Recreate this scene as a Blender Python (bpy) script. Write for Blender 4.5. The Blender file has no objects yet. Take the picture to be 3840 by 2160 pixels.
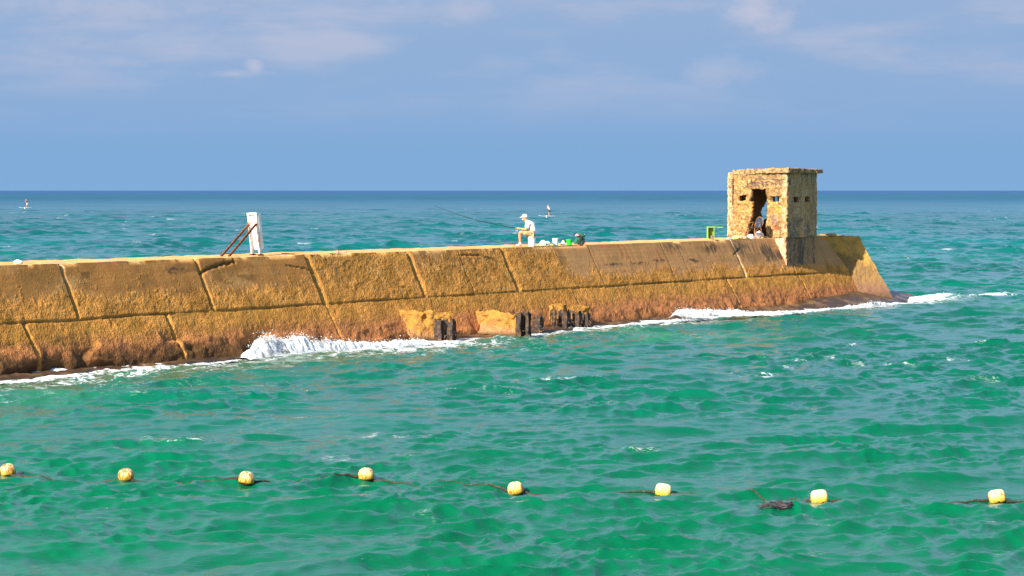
import bpy, bmesh, math, random
import numpy as np
from mathutils import Vector, Matrix, Quaternion
random.seed(7); RNG = np.random.RandomState(11)
SC = bpy.context.scene
COL = SC.collection

# ------------------------------------------------------------------ camera
HC, FPX = 5.2, 8500.0                 # eye height above the sea, focal length in 3840-px units
PITCH = math.atan(366.0 / FPX)
cam = bpy.data.cameras.new('camera'); camo = bpy.data.objects.new('camera', cam); COL.objects.link(camo)
cam.sensor_width = 36.0; cam.lens = 36.0 * FPX / 3840.0
cam.clip_start = 0.5; cam.clip_end = 120000
camo.location = (0, 0, HC); camo.rotation_euler = (math.pi / 2 - PITCH, 0, 0)
SC.camera = camo
CP, SP = math.cos(PITCH), math.sin(PITCH)

def ray(xd, yd):                       # direction through a point of the photo (2576 x 1449 coordinates)
    X, Y = xd * 3840 / 2576., yd * 2160 / 1449.
    u, v = (X - 1920) / FPX, (1080 - Y) / FPX
    return Vector((u, CP + v * SP, -SP + v * CP))
def at_z(xd, yd, z):
    d = ray(xd, yd); k = (z - HC) / d.z
    return Vector((d.x * k, d.y * k, z))
def at_depth(xd, yd, y):
    d = ray(xd, yd); k = y / d.y
    return Vector((d.x * k, y, HC + d.z * k))
def project(p):
    p = np.asarray(p, float); dz = p[..., 2] - HC
    dep = p[..., 1] * CP - dz * SP
    up = p[..., 1] * SP + dz * CP
    return ((1920 + FPX * p[..., 0] / dep) * 2576 / 3840., (1080 - FPX * up / dep) * 1449 / 2160.)

# ------------------------------------------------------------------ numpy noise
def _hash(i, j, k, s):
    n = (i.astype(np.int64) * 374761393 + j.astype(np.int64) * 668265263 + k.astype(np.int64) * 2147483647 + s * 974711) & 0xffffffff
    n = ((n ^ (n >> 13)) * 1274126177) & 0xffffffff
    n = ((n ^ (n >> 16)) * 2246822519) & 0xffffffff
    return ((n ^ (n >> 15)) & 0xffffff) / float(0xffffff)
def vnoise(x, y, z=None, seed=0):       # value noise in -1..1
    x = np.asarray(x, float); y = np.asarray(y, float)
    z = np.zeros_like(x) if z is None else np.asarray(z, float) + np.zeros_like(x)
    xi, yi, zi = np.floor(x), np.floor(y), np.floor(z)
    fx, fy, fz = x - xi, y - yi, z - zi
    fx, fy, fz = [f * f * f * (f * (f * 6 - 15) + 10) for f in (fx, fy, fz)]
    r = 0
    for a in (0, 1):
        for b in (0, 1):
            for c in (0, 1):
                w = (fx if a else 1 - fx) * (fy if b else 1 - fy) * (fz if c else 1 - fz)
                r = r + w * _hash(xi + a, yi + b, zi + c, seed)
    return r * 2 - 1
def fbm(x, y, z=None, seed=0, oct=4, gain=.5):
    r, a, f, t = 0, 1., 1., 0
    for o in range(oct):
        r = r + a * vnoise(x * f, y * f, None if z is None else z * f, seed + o * 17)
        t += a; a *= gain; f *= 2.03
    return r / t
def sstep(a, b, x):
    t = np.clip((x - a) / (b - a), 0, 1); return t * t * (3 - 2 * t)
def lerp(a, b, t):
    return a + (b - a) * t
def mixc(c, d, m):                      # colour arrays (n,3)
    return c * (1 - m[..., None]) + np.asarray(d) * m[..., None]

# ------------------------------------------------------------------ objects
def link(o, parent=None):
    COL.objects.link(o)
    if parent is not None: o.parent = parent
    return o
def tag(o, label=None, cat=None, group=None, kind=None):
    if label: o['label'] = label
    if cat: o['category'] = cat
    if group: o['group'] = group
    if kind: o['kind'] = kind
    return o
def thing(name, label, cat, loc=(0, 0, 0), rz=0, group=None):
    o = bpy.data.objects.new(name, None); o.empty_display_size = .2
    o.location = loc; o.rotation_euler = (0, 0, rz)
    return tag(link(o), label, cat, group)
def mesh_np(name, verts, faces, mat=None, parent=None, smooth=True, col=None, attrs=None):
    """verts (n,3), faces (m,4) arrays -> one mesh object"""
    me = bpy.data.meshes.new(name)
    verts = np.asarray(verts, np.float32); faces = np.asarray(faces, np.int32)
    n, m, q = len(verts), len(faces), faces.shape[1]
    me.vertices.add(n); me.vertices.foreach_set('co', verts.ravel())
    me.loops.add(m * q); me.loops.foreach_set('vertex_index', faces.ravel())
    me.polygons.add(m); me.polygons.foreach_set('loop_start', np.arange(0, m * q, q, dtype=np.int32))
    me.polygons.foreach_set('use_smooth', np.full(m, smooth))
    me.update(calc_edges=True)
    if col is not None:
        a = me.color_attributes.new('Col', 'FLOAT_COLOR', 'POINT')
        c = np.ones((n, 4), np.float32); c[:, :3] = col; a.data.foreach_set('color', c.ravel())
    for k, v in (attrs or {}).items():
        a = me.attributes.new(k, 'FLOAT', 'POINT'); a.data.foreach_set('value', np.asarray(v, np.float32))
    if mat: me.materials.append(mat)
    return link(bpy.data.objects.new(name, me), parent)
def bm_obj(name, bm, mat=None, parent=None, smooth=False):
    me = bpy.data.meshes.new(name); bmesh.ops.recalc_face_normals(bm, faces=bm.faces)
    bm.to_mesh(me); bm.free()
    if smooth: me.polygons.foreach_set('use_smooth', [True] * len(me.polygons))
    if mat: me.materials.append(mat)
    return link(bpy.data.objects.new(name, me), parent)

# ------------------------------------------------------------------ materials
def new_mat(name):
    m = bpy.data.materials.new(name); m.use_nodes = True
    nt = m.node_tree; nt.nodes.clear()
    out = nt.nodes.new('ShaderNodeOutputMaterial'); b = nt.nodes.new('ShaderNodeBsdfPrincipled')
    nt.links.new(b.outputs[0], out.inputs[0])
    return m, nt, b
def node(nt, typ, **kw):
    n = nt.nodes.new('ShaderNode' + typ)
    for k, v in kw.items():
        if k in n.inputs: n.inputs[k].default_value = v
        else: setattr(n, k, v)
    return n
def simple(name, color, rough=.7, var=.12, scale=12, metal=0, bump=0.0, stain=None, stain_amt=.5, stain_scale=5, coat=0):
    """base colour broken up by object-space noise, with optional stains"""
    m, nt, b = new_mat(name)
    tc = node(nt, 'TexCoord'); n1 = node(nt, 'TexNoise', Scale=scale, Detail=5.0)
    nt.links.new(tc.outputs['Object'], n1.inputs['Vector'])
    r = node(nt, 'ValToRGB'); r.color_ramp.elements[0].position = .3; r.color_ramp.elements[1].position = .7
    c = np.array(color)
    r.color_ramp.elements[0].color = (*np.clip(c * (1 - var), 0, 1), 1); r.color_ramp.elements[1].color = (*np.clip(c * (1 + var), 0, 1), 1)
    nt.links.new(n1.outputs['Fac'], r.inputs['Fac']); last = r.outputs['Color']
    if stain is not None:
        n2 = node(nt, 'TexNoise', Scale=stain_scale, Detail=6.0); nt.links.new(tc.outputs['Object'], n2.inputs['Vector'])
        r2 = node(nt, 'ValToRGB'); r2.color_ramp.elements[0].position = 1 - stain_amt - .07; r2.color_ramp.elements[1].position = 1 - stain_amt + .07
        nt.links.new(n2.outputs['Fac'], r2.inputs['Fac'])
        mx = node(nt, 'MixRGB'); mx.inputs[2].default_value = (*stain, 1)
        nt.links.new(r2.outputs['Color'], mx.inputs[0]); nt.links.new(last, mx.inputs[1]); last = mx.outputs[0]
    nt.links.new(last, b.inputs['Base Color'])
    b.inputs['Roughness'].default_value = rough; b.inputs['Metallic'].default_value = metal
    b.inputs['Coat Weight'].default_value = coat
    if bump:
        bp = node(nt, 'Bump', Strength=.6, Distance=bump)
        nt.links.new(n1.outputs['Fac'], bp.inputs['Height']); nt.links.new(bp.outputs[0], b.inputs['Normal'])
    return m
def vcol_mat(name, rough=.92, nscale=18., bump=.012, var=.35, spec=.2, mscale=70.):
    """per-vertex mineral colours broken up by fine noise, with pitted bump"""
    m, nt, b = new_mat(name)
    tc = node(nt, 'TexCoord'); at = node(nt, 'Attribute', attribute_name='Col')
    n1 = node(nt, 'TexNoise', Scale=nscale, Detail=8.0, Roughness=.65); nt.links.new(tc.outputs['Object'], n1.inputs['Vector'])
    v1 = node(nt, 'TexVoronoi', Scale=nscale * 1.1); nt.links.new(tc.outputs['Object'], v1.inputs['Vector'])
    mr = node(nt, 'MapRange'); mr.inputs['From Min'].default_value = .3; mr.inputs['From Max'].default_value = .7
    mr.inputs['To Min'].default_value = 1 - var; mr.inputs['To Max'].default_value = 1 + var
    nt.links.new(n1.outputs['Fac'], mr.inputs['Value'])
    vm = node(nt, 'VectorMath', operation='SCALE'); nt.links.new(at.outputs['Color'], vm.inputs[0]); nt.links.new(mr.outputs[0], vm.inputs['Scale'])
    nt.links.new(vm.outputs[0], b.inputs['Base Color'])
    ra = node(nt, 'Attribute', attribute_name='rough')
    ad = node(nt, 'Math', operation='MULTIPLY_ADD'); ad.inputs[1].default_value = .8
    nt.links.new(v1.outputs['Distance'], ad.inputs[0]); nt.links.new(n1.outputs['Fac'], ad.inputs[2])
    mu = node(nt, 'Math', operation='MULTIPLY'); nt.links.new(ad.outputs[0], mu.inputs[0]); nt.links.new(ra.outputs['Fac'], mu.inputs[1])
    bp = node(nt, 'Bump', Strength=1.0, Distance=bump); nt.links.new(mu.outputs[0], bp.inputs['Height']); nt.links.new(bp.outputs[0], b.inputs['Normal'])
    b.inputs['Roughness'].default_value = rough; b.inputs['Specular IOR Level'].default_value = spec
    return m

# ------------------------------------------------------------------ wall frame of reference
TOP = 3.06
P1 = at_z(0, 668, TOP); P2 = at_z(1830, 603.6, TOP)
A2 = np.array([P2.x - P1.x, P2.y - P1.y]); A2 /= np.linalg.norm(A2)      # along the breakwater
N2 = np.array([A2[1], -A2[0]])                                            # outwards, towards the viewer
O2 = np.array([P1.x, P1.y])
def W(s, t, z):                         # (along, outwards, up) -> world
    s, t, z = np.broadcast_arrays(np.asarray(s, float), np.asarray(t, float), np.asarray(z, float))
    return np.stack([O2[0] + s * A2[0] + t * N2[0], O2[1] + s * A2[1] + t * N2[1], z], -1)
def s_col(xd, t=0., z=TOP):             # where along the wall a photo column falls
    k = (xd * 3840 / 2576. - 1920) / FPX
    # x = k*(y*CP-(z-HC)*SP)
    ax = O2[0] + t * N2[0]; ay = O2[1] + t * N2[1]
    return (k * (ay * CP - (z - HC) * SP) - ax) / (A2[0] - k * CP * A2[1])
def st_of(x, y):
    dx, dy = x - O2[0], y - O2[1]
    return dx * A2[0] + dy * A2[1], dx * N2[0] + dy * N2[1]

SUN_PHI, SUN_EL = math.radians(3.4), math.radians(32)
h2 = math.cos(SUN_PHI) * A2 + math.sin(SUN_PHI) * N2
SUN_RAY = Vector((math.cos(SUN_EL) * h2[0], math.cos(SUN_EL) * h2[1], -math.sin(SUN_EL)))

# ------------------------------------------------------------------ light and sky
sl = bpy.data.lights.new('sun', 'SUN'); sl.energy = 5.0; sl.angle = math.radians(.53); sl.color = (1, .93, .80)
so = link(bpy.data.objects.new('sun', sl)); so.rotation_euler = SUN_RAY.to_track_quat('-Z', 'Y').to_euler(); so.location = (-20, -20, 40)
world = bpy.data.worlds.new('World'); SC.world = world; world.use_nodes = True
nt = world.node_tree; nt.nodes.clear()
wo = nt.nodes.new('ShaderNodeOutputWorld')
sky = node(nt, 'TexSky', sky_type='NISHITA', sun_disc=False); sky.sun_elevation = SUN_EL
sky.sun_rotation = math.atan2(-SUN_RAY.x, -SUN_RAY.y); sky.ozone_density = 2.0; sky.dust_density = .6; sky.air_density = 1.0
b1 = node(nt, 'Background', Strength=.125); nt.links.new(sky.outputs[0], b1.inputs[0])
geo = node(nt, 'TexCoord'); sep = node(nt, 'SeparateXYZ'); nt.links.new(geo.outputs['Generated'], sep.inputs[0])
rp = node(nt, 'ValToRGB')          # clear air close to the horizon, by height above it
els = rp.color_ramp.elements
els[0].position = 0; els[0].color = (.218, .415, .700, 1)
els[1].position = 1; els[1].color = (.305, .440, .680, 1)
for p_, c_ in ((.20, (.222, .408, .690)), (.45, (.265, .425, .685)), (.75, (.290, .435, .680))):
    e = els.new(p_); e.color = (*c_, 1)
mz = node(nt, 'Math', operation='MULTIPLY'); mz.inputs[1].default_value = 1 / .09
nt.links.new(sep.outputs['Z'], mz.inputs[0]); nt.links.new(mz.outputs[0], rp.inputs[0])
# clouds: soft bands of noise stretched along the horizon
mp = node(nt, 'Mapping'); mp.inputs['Scale'].default_value = (6, 6, 30); nt.links.new(geo.outputs['Generated'], mp.inputs[0])
cn = node(nt, 'TexNoise', Scale=1.6, Detail=6.0, Roughness=.55); nt.links.new(mp.outputs[0], cn.inputs[0])
cr = node(nt, 'MapRange', interpolation_type='SMOOTHSTEP'); cr.inputs['From Min'].default_value = .42; cr.inputs['From Max'].default_value = .70
nt.links.new(cn.outputs['Fac'], cr.inputs['Value'])
hz = node(nt, 'MapRange', interpolation_type='SMOOTHSTEP'); hz.inputs['From Min'].default_value = .018; hz.inputs['From Max'].default_value = .07
nt.links.new(sep.outputs['Z'], hz.inputs['Value'])
cm = node(nt, 'Math', operation='MULTIPLY'); nt.links.new(cr.outputs[0], cm.inputs[0]); nt.links.new(hz.outputs[0], cm.inputs[1])
def blob(cx, cy, rx, ry, amt):         # one cloud: an ellipse of directions, frayed by noise
    d = ray(cx, cy).normalized()
    sub = node(nt, 'VectorMath', operation='SUBTRACT'); nt.links.new(geo.outputs['Generated'], sub.inputs[0]); sub.inputs[1].default_value = d
    ml = node(nt, 'VectorMath', operation='MULTIPLY'); nt.links.new(sub.outputs[0], ml.inputs[0]); k = 3840 / 2576 / FPX
    ml.inputs[1].default_value = (1 / (rx * k), 1 / (rx * k), 1 / (ry * k))
    ln = node(nt, 'VectorMath', operation='LENGTH'); nt.links.new(ml.outputs[0], ln.inputs[0])
    m1 = node(nt, 'TexNoise', Scale=45., Detail=7.0, Roughness=.62)
    m2 = node(nt, 'Mapping'); m2.inputs['Scale'].default_value = (1, 1, 1.9); nt.links.new(geo.outputs['Generated'], m2.inputs[0]); nt.links.new(m2.outputs[0], m1.inputs[0])
    ad = node(nt, 'Math', operation='MULTIPLY_ADD'); ad.inputs[1].default_value = 2.6; nt.links.new(m1.outputs['Fac'], ad.inputs[0]); nt.links.new(ln.outputs['Value'], ad.inputs[2])
    r_ = node(nt, 'MapRange', interpolation_type='SMOOTHSTEP'); r_.inputs['From Min'].default_value = 2.55; r_.inputs['From Max'].default_value = 1.1
    r_.inputs['To Max'].default_value = amt; nt.links.new(ad.outputs[0], r_.inputs['Value']); return r_.outputs[0]
tot = cm.outputs[0]
sc_ = node(nt, 'Math', operation='MULTIPLY'); sc_.inputs[1].default_value = .70; nt.links.new(tot, sc_.inputs[0]); tot = sc_.outputs[0]
for bb in ((1900, 30, 110, 60, 1.0), (1150, 20, 170, 45, .6), (260, 20, 330, 60, .65), (600, 100, 220, 45, .38), (590, 185, 110, 14, .6), (640, 165, 30, 26, .9),
           (300, 155, 130, 26, .45), (1800, 180, 130, 45, .42), (1280, 165, 120, 30, .22), (2420, 150, 170, 50, .28), (1405, 220, 22, 26, .35)):
    a_ = node(nt, 'Math', operation='MAXIMUM'); nt.links.new(tot, a_.inputs[0]); nt.links.new(blob(*bb), a_.inputs[1]); tot = a_.outputs[0]
cmx = node(nt, 'MixRGB'); cmx.inputs[2].default_value = (.52, .55, .70, 1)
nt.links.new(tot, cmx.inputs[0]); nt.links.new(rp.outputs[0], cmx.inputs[1])
b2 = node(nt, 'Background', Strength=.50); nt.links.new(cmx.outputs[0], b2.inputs[0]); SKYBG = b2
fz = node(nt, 'MapRange', interpolation_type='SMOOTHSTEP'); fz.inputs['From Min'].default_value = .10; fz.inputs['From Max'].default_value = .35
nt.links.new(sep.outputs['Z'], fz.inputs['Value'])
mxs = nt.nodes.new('ShaderNodeMixShader'); nt.links.new(fz.outputs[0], mxs.inputs[0]); nt.links.new(b2.outputs[0], mxs.inputs[1]); nt.links.new(b1.outputs[0], mxs.inputs[2])
nt.links.new(mxs.outputs[0], wo.inputs[0])
SC.view_settings.view_transform = 'Standard'; SC.view_settings.look = 'None'; SC.view_settings.gamma = 1; SC.view_settings.exposure = 1.0
SC.cycles.max_bounces = 5; SC.cycles.diffuse_bounces = 2; SC.cycles.glossy_bounces = 3; SC.cycles.transmission_bounces = 3
SC.cycles.use_denoising = True

# ------------------------------------------------------------------ rock ledge outline at the foot of the wall
EDGE = [(-300, 990), (-50, 962), (100, 951), (250, 936), (420, 923), (560, 908), (700, 896), (900, 880), (1100, 864), (1290, 846), (1480, 826), (1700, 806),
        (1900, 790), (2100, 777), (2230, 768), (2290, 762), (2335, 751)]
EP = np.array([[*at_z(x, y, 0)][:2] for x, y in EDGE])
ES, ET = st_of(EP[:, 0], EP[:, 1])
def edge_t(s): return np.interp(s, ES, ET)

# ------------------------------------------------------------------ sea
NW = 96
_l = np.exp(np.linspace(math.log(.22), math.log(7.), NW)) * (1 + .06 * RNG.randn(NW))
_spread = np.radians(lerp(58, 24, np.linspace(0, 1, NW)))
_dir = -math.pi / 2 + math.radians(14) + RNG.randn(NW) * _spread * .75
_amp = .0088 * _l * np.where(_l > .9, (.9 / _l) ** .6, 1.15) * (.7 + .6 * RNG.rand(NW))
_pha = RNG.rand(NW) * 2 * math.pi
def sea_height(x, y, spacing=None):
    x = np.asarray(x, float); y = np.asarray(y, float)
    wx = x + .9 * fbm(x / 7., y / 7., None, 3, 2) + .18 * vnoise(x / 1.3, y / 1.3, None, 5)
    wy = y + .9 * fbm(x / 7. + 40, y / 7., None, 4, 2) + .18 * vnoise(x / 1.3, y / 1.3 + 9, None, 6)
    g1 = .75 + .55 * fbm(x / 11., y / 14., None, 21, 2); g2 = .8 + .6 * fbm(x / 4., y / 5. + 7, None, 22, 2)
    h = np.zeros_like(x)
    boost = 1.0
    if spacing is not None:             # where the mesh is too coarse for ripples the longer waves carry their steepness
        rem = 0; tot_ = float(((_amp / _l) ** 2).sum())
        for l, a in zip(_l, _amp): rem = rem + (a / l) ** 2 * sstep(2.0, 3.6, l / spacing) ** 2
        boost = np.minimum(np.sqrt(tot_ / np.maximum(rem, 1e-9)), 2.6)
    for l, d, a, p in zip(_l, _dir, _amp, _pha):
        k = 2 * math.pi / l
        th = k * (wx * math.cos(d) + wy * math.sin(d)) + p
        c = (1 + np.cos(th)) * .5
        f = c ** 1.5 * 2 - .85
        w = 1.0 if spacing is None else sstep(2.0, 3.6, l / spacing)
        h = h + a * w * f * (g2 if l < 1.6 else g1)
    s, t = st_of(x, y)
    calm = sstep(.0, 1.6, np.abs(t - edge_t(s)) + np.where((s > ES[-1]) | (t < 0), 5., 0))
    return h * boost * (.45 + .55 * calm)

def sea_mesh_height(x, y, sp):           # the same surface, evaluated row by row only where the mesh resolves each wave; also the crest-sharpening drift
    f4 = np.float32
    x = x.astype(f4); y = y.astype(f4); row = sp.min(1)
    wx = (x + .9 * fbm(x / 7., y / 7., None, 3, 2) + .18 * vnoise(x / 1.3, y / 1.3, None, 5)).astype(f4)
    wy = (y + .9 * fbm(x / 7. + 40, y / 7., None, 4, 2) + .18 * vnoise(x / 1.3, y / 1.3 + 9, None, 6)).astype(f4)
    g1 = (.75 + .55 * fbm(x / 11., y / 14., None, 21, 2)).astype(f4); g2 = (.8 + .6 * fbm(x / 4., y / 5. + 7, None, 22, 2)).astype(f4)
    h = np.zeros_like(x); ex = np.zeros_like(x); ey = np.zeros_like(x); rem = np.zeros_like(row)
    for l, a in zip(_l, _amp): rem += (a / l) ** 2 * sstep(2.0, 3.6, l / row) ** 2
    boost = np.minimum(np.sqrt(float(((_amp / _l) ** 2).sum()) / np.maximum(rem, 1e-9)), 2.4)
    for l, d, a, p in zip(_l, _dir, _amp, _pha):
        ok = np.nonzero(row < l / 2.0)[0]
        if not len(ok): continue
        n = ok[-1] + 1; k = 2 * math.pi / l; cd_, sd_ = f4(math.cos(d)), f4(math.sin(d))
        th = f4(k) * (wx[:n] * cd_ + wy[:n] * sd_) + f4(p)
        wgt = (a * sstep(2.0, 3.6, l / sp[:n]) * boost[:n, None]).astype(f4) * (g2[:n] if l < 1.6 else g1[:n])
        c = (1 + np.cos(th)) * f4(.5)
        h[:n] += wgt * (c * np.sqrt(c) * 2 - f4(.85))
        dr = wgt * np.sin(th) * f4(-.75); ex[:n] += dr * cd_; ey[:n] += dr * sd_
    s, t = st_of(x, y)
    calm = .45 + .55 * sstep(.0, 1.6, np.abs(t - edge_t(s)) + np.where((s > ES[-1]) | (t < 0), 5., 0))
    lim_ = 1.0
    return h * calm, ex * calm * lim_, ey * calm * lim_

r_ = [5.0]
while r_[-1] < 45000:
    r = r_[-1]; st = .45 if r < 26 else (.072 if r < 40 else (.072 * (r / 40) if r < 400 else .72 * (r / 400) ** 1.9))
    r_.append(r + st)
R = np.array(r_); R[-1] = 45000
dense = np.radians(np.linspace(-15.5, 15.5, 860)); mid = np.radians(np.linspace(15.5, 27.5, 165))[1:]; co = np.radians(np.linspace(27.5, 332.5, 84))[1:-1]
dense = np.concatenate([-mid[::-1], dense, mid])
TH = np.concatenate([dense, co]); NTH = len(TH)
rr, tt = np.meshgrid(R, TH, indexing='ij')
X, Y = rr * np.sin(tt), rr * np.cos(tt)
spc = np.maximum(np.gradient(R)[:, None] + 0 * tt, rr * np.where(np.abs(tt) <= math.radians(15.6), math.radians(31) / 860, np.where(tt <= dense[-1], math.radians(12) / 165, math.radians(4))))
Z, EX, EY = sea_mesh_height(X, Y, spc)
S_, T_ = st_of(X, Y)
d_out = T_ - edge_t(S_)                                  # metres seaward of the ledge, on the viewer's side
d_out = np.where(S_ > ES[-1], np.hypot(S_ - ES[-1], T_ - ET[-1]), d_out)
side = (T_ > .8) | (S_ > ES[-1] - 1)
# body colour of the water: sandy green in the shallows, teal beyond the wall, deep blue far out
body = np.zeros(X.shape + (3,)); body[:] = (.000, .200, .080)
body = mixc(body, (.000, .205, .108), sstep(34, 60, Y))
body = mixc(body, (.000, .195, .125), sstep(70, 105, Y - .3 * X))
body = mixc(body, (.005, .195, .190), sstep(110, 240, Y))
body = mixc(body, (.012, .165, .260), sstep(240, 1000, Y))
body = mixc(body, (.025, .140, .340), sstep(800, 5000, Y))
pt = fbm(X / 16., Y / 30., None, 71, 3)
body *= .54 * (1 + .30 * pt)[..., None]
murk = np.where(side, np.exp(-np.clip(d_out, 0, None) / 1.3), 0) * (S_ < ES[-1] + 1)
body = mixc(body, (.085, .115, .055), np.clip(murk * (.75 + .5 * fbm(X / 2, Y / 2, None, 77, 2)), 0, .85))
green = np.where(side & (d_out > 0), np.exp(-((d_out - 4) / 5.) ** 2), 0) * sstep(-.15, .35, fbm(X / 6, Y / 9, None, 79, 2))
body = mixc(body, (.07, .25, .12), .30 * green * (Y < 110))
# foam density
al, ou = S_, T_
streak = fbm(al / 1.1 + .4 * vnoise(X / .7, Y / .7, None, 31), ou / .28, None, 33, 4)
web = 1 - np.abs(fbm(al / .8, ou / .33, None, 35, 4)) * 3.2
wide = np.interp(S_, [-10, 4, 9, 14, 20, 24, 30, 36, 46, 52], [2.6, 2.2, 1.2, 2.4, 2.0, 1.8, 1.5, 1.0, .8, .8])
near = np.where(side, np.exp(-np.clip(d_out, 0, None) / wide), 0) * (S_ < ES[-1] + 6.)
strong = np.where(side, np.exp(-(np.clip(d_out - .05, 0, None) / .34) ** 2), 0) * (S_ < ES[-1] + .5)
gain = np.interp(S_, [-12, 0, 4, 8, 10.5, 13, 17, 20, 24, 27, 31, 36, 40, 46, 52], [1.2, 1.1, .8, .3, .9, 1.2, .9, .55, .35, .6, 1.3, 1.0, 1.2, 1.1, 1.1])
foam = near * (.50 + .55 * gain) * np.clip(.45 + 1.1 * web, 0, 1.4) * (.85 + .7 * streak) * .75 + strong * gain * (.65 + .8 * streak)
# tongue of foam trailing off the point
TP = np.array([[*at_z(x, y, 0)][:2] for x, y in ((2322, 758), (2390, 752), (2460, 747), (2540, 742))])
def seg_dist(P, x, y):
    best = np.full(x.shape, 1e9); tb = np.zeros(x.shape); L = len(P) - 1
    for i in range(L):
        ax, ay = P[i]; bx, by = P[i + 1]; vx, vy = bx - ax, by - ay
        u = np.clip(((x - ax) * vx + (y - ay) * vy) / (vx * vx + vy * vy), 0, 1)
        d = np.hypot(x - ax - u * vx, (y - ay - u * vy)); m = d < best
        best = np.where(m, d, best); tb = np.where(m, (i + u) / L, tb)
    return best, tb
sel = (Y > 95) & (Y < 130) & (X > 10)
dd, uu = seg_dist(TP, X, Y)
foam += sel * np.exp(-(dd / (1.3 - .6 * uu)) ** 2) * (1.0 - .25 * uu) * (.75 + .8 * streak)
Z += np.where(sel, .18 * np.exp(-(dd / 1.0) ** 2) * (1 - .5 * uu) * (1 + .6 * streak), 0)
# small whitecaps and froth patches out on the open water
def cap(px, py, L, wd, amt, ang=0):
    global foam
    c = at_z(px, py, 0); dx, dy = X - c.x, Y - c.y
    ca, sa = math.cos(math.radians(ang)), math.sin(math.radians(ang))
    u, v = dx * ca + dy * sa, -dx * sa + dy * ca
    foam = foam + .62 * amt * np.exp(-(u / L) ** 2 - (v / wd) ** 2) * np.clip(.35 + 2.4 * fbm(X / .30, Y / .8, None, 91, 4), 0, 2)
for c_ in ((315, 1277, .26, .10, 1.5), (260, 1283, .25, .06, .7), (1990, 907, .35, .5, 1.2, 20), (2150, 871, .3, .45, 1.0), (2100, 905, .8, .4, .6), (2230, 915, .9, .5, .7),
           (2400, 905, .6, .4, .5), (960, 1096, 1.2, .9, .42), (850, 1150, .9, .8, .35), (1420, 955, 1.6, 1.0, .5), (1180, 985, 1.3, .7, .4), (1500, 1015, .9, .6, .3),
           (1060, 1290, .4, .3, .3), (70, 1170, .3, .2, .3), (1920, 945, .9, .8, .5, 30), (2500, 960, .7, .5, .35), (1960, 925, 1.1, .6, .5, 25), (2470, 728, .5, .5, .9),
           (2290, 650, .6, .8, .8), (415, 590, .4, 1.2, .8), (790, 818, .6, .9, .6), (1080, 1190, .5, .5, .35), (450, 1195, .5, .25, .3), (1300, 1090, .7, .5, .3)):
    cap(*c_)
crest = Z.copy()
foam += sstep(.50, .75, fbm(X / 2.3, Y / 5., None, 55, 3)) * sstep(.04, .16, crest) * .45 * (Y > 40)
foam = np.clip(foam, 0, 1.6)
Z += .03 * np.clip(foam, 0, 1) * sstep(200, 60, Y)
nr = len(R)
idx = np.arange(nr * NTH).reshape(nr, NTH)
q = np.stack([idx[:-1, :], np.roll(idx, -1, 1)[:-1, :], np.roll(idx, -1, 1)[1:, :], idx[1:, :]], -1).reshape(-1, 4)[:, ::-1]
RZA_ = math.atan2(A2[1], A2[0])
m_, nt, b = new_mat('sea_water'); SEA = m_
at1 = node(nt, 'Attribute', attribute_name='Col'); at2 = node(nt, 'Attribute', attribute_name='foam')
tc = node(nt, 'TexCoord')
mpp = node(nt, 'Mapping'); mpp.inputs['Scale'].default_value = (1, 1, 1); mpp.inputs['Rotation'].default_value = (0, 0, math.radians(-14)); nt.links.new(tc.outputs['Object'], mpp.inputs[0])
mp2 = node(nt, 'Mapping'); mp2.inputs['Scale'].default_value = (.55, 1.0, 1); nt.links.new(mpp.outputs[0], mp2.inputs[0])
n1 = node(nt, 'TexNoise', Scale=7.5, Detail=8.0, Roughness=.66, Distortion=.6); nt.links.new(mp2.outputs[0], n1.inputs[0])
n2 = node(nt, 'TexNoise', Scale=.7, Detail=6.0, Roughness=.6, Distortion=.4); nt.links.new(mp2.outputs[0], n2.inputs[0])
bp1 = node(nt, 'Bump', Strength=1.0, Distance=.017); nt.links.new(n1.outputs['Fac'], bp1.inputs['Height'])
# far out, where the mesh no longer resolves the chop, larger bump waves take over
cd = node(nt, 'SeparateXYZ'); nt.links.new(tc.outputs['Object'], cd.inputs[0])
fr = node(nt, 'MapRange', interpolation_type='SMOOTHSTEP'); fr.inputs['From Min'].default_value = 90; fr.inputs['From Max'].default_value = 500
nt.links.new(cd.outputs['Y'], fr.inputs['Value'])
bp2 = node(nt, 'Bump', Distance=.30); nt.links.new(n2.outputs['Fac'], bp2.inputs['Height']); nt.links.new(fr.outputs[0], bp2.inputs['Strength']); nt.links.new(bp1.outputs[0], bp2.inputs['Normal'])
nt.links.new(bp2.outputs[0], b.inputs['Normal'])
nt.links.new(at1.outputs['Color'], b.inputs['Base Color'])
rg = node(nt, 'MapRange'); rg.inputs['From Min'].default_value = 90; rg.inputs['From Max'].default_value = 1400; rg.inputs['To Min'].default_value = .06; rg.inputs['To Max'].default_value = .50
nt.links.new(cd.outputs['Y'], rg.inputs['Value']); nt.links.new(rg.outputs[0], b.inputs['Roughness']); b.inputs['IOR'].default_value = 1.333
fb = node(nt, 'BsdfDiffuse'); fb.inputs['Color'].default_value = (.80, .82, .82, 1)
nf = node(nt, 'TexNoise', Scale=7.0, Detail=8.0, Roughness=.7, Distortion=.8); nt.links.new(mp2.outputs[0], nf.inputs[0])
mf = node(nt, 'Mapping'); mf.inputs['Rotation'].default_value = (0, 0, -RZA_); mf.inputs['Scale'].default_value = (.8, 2.2, 1); nt.links.new(tc.outputs['Object'], mf.inputs[0])
nr_ = node(nt, 'TexNoise', Scale=2.2, Detail=6.0, Roughness=.6, Distortion=1.6); nt.links.new(mf.outputs[0], nr_.inputs[0])
q1 = node(nt, 'Math', operation='SUBTRACT'); q1.inputs[1].default_value = .5; nt.links.new(nr_.outputs['Fac'], q1.inputs[0])
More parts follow.
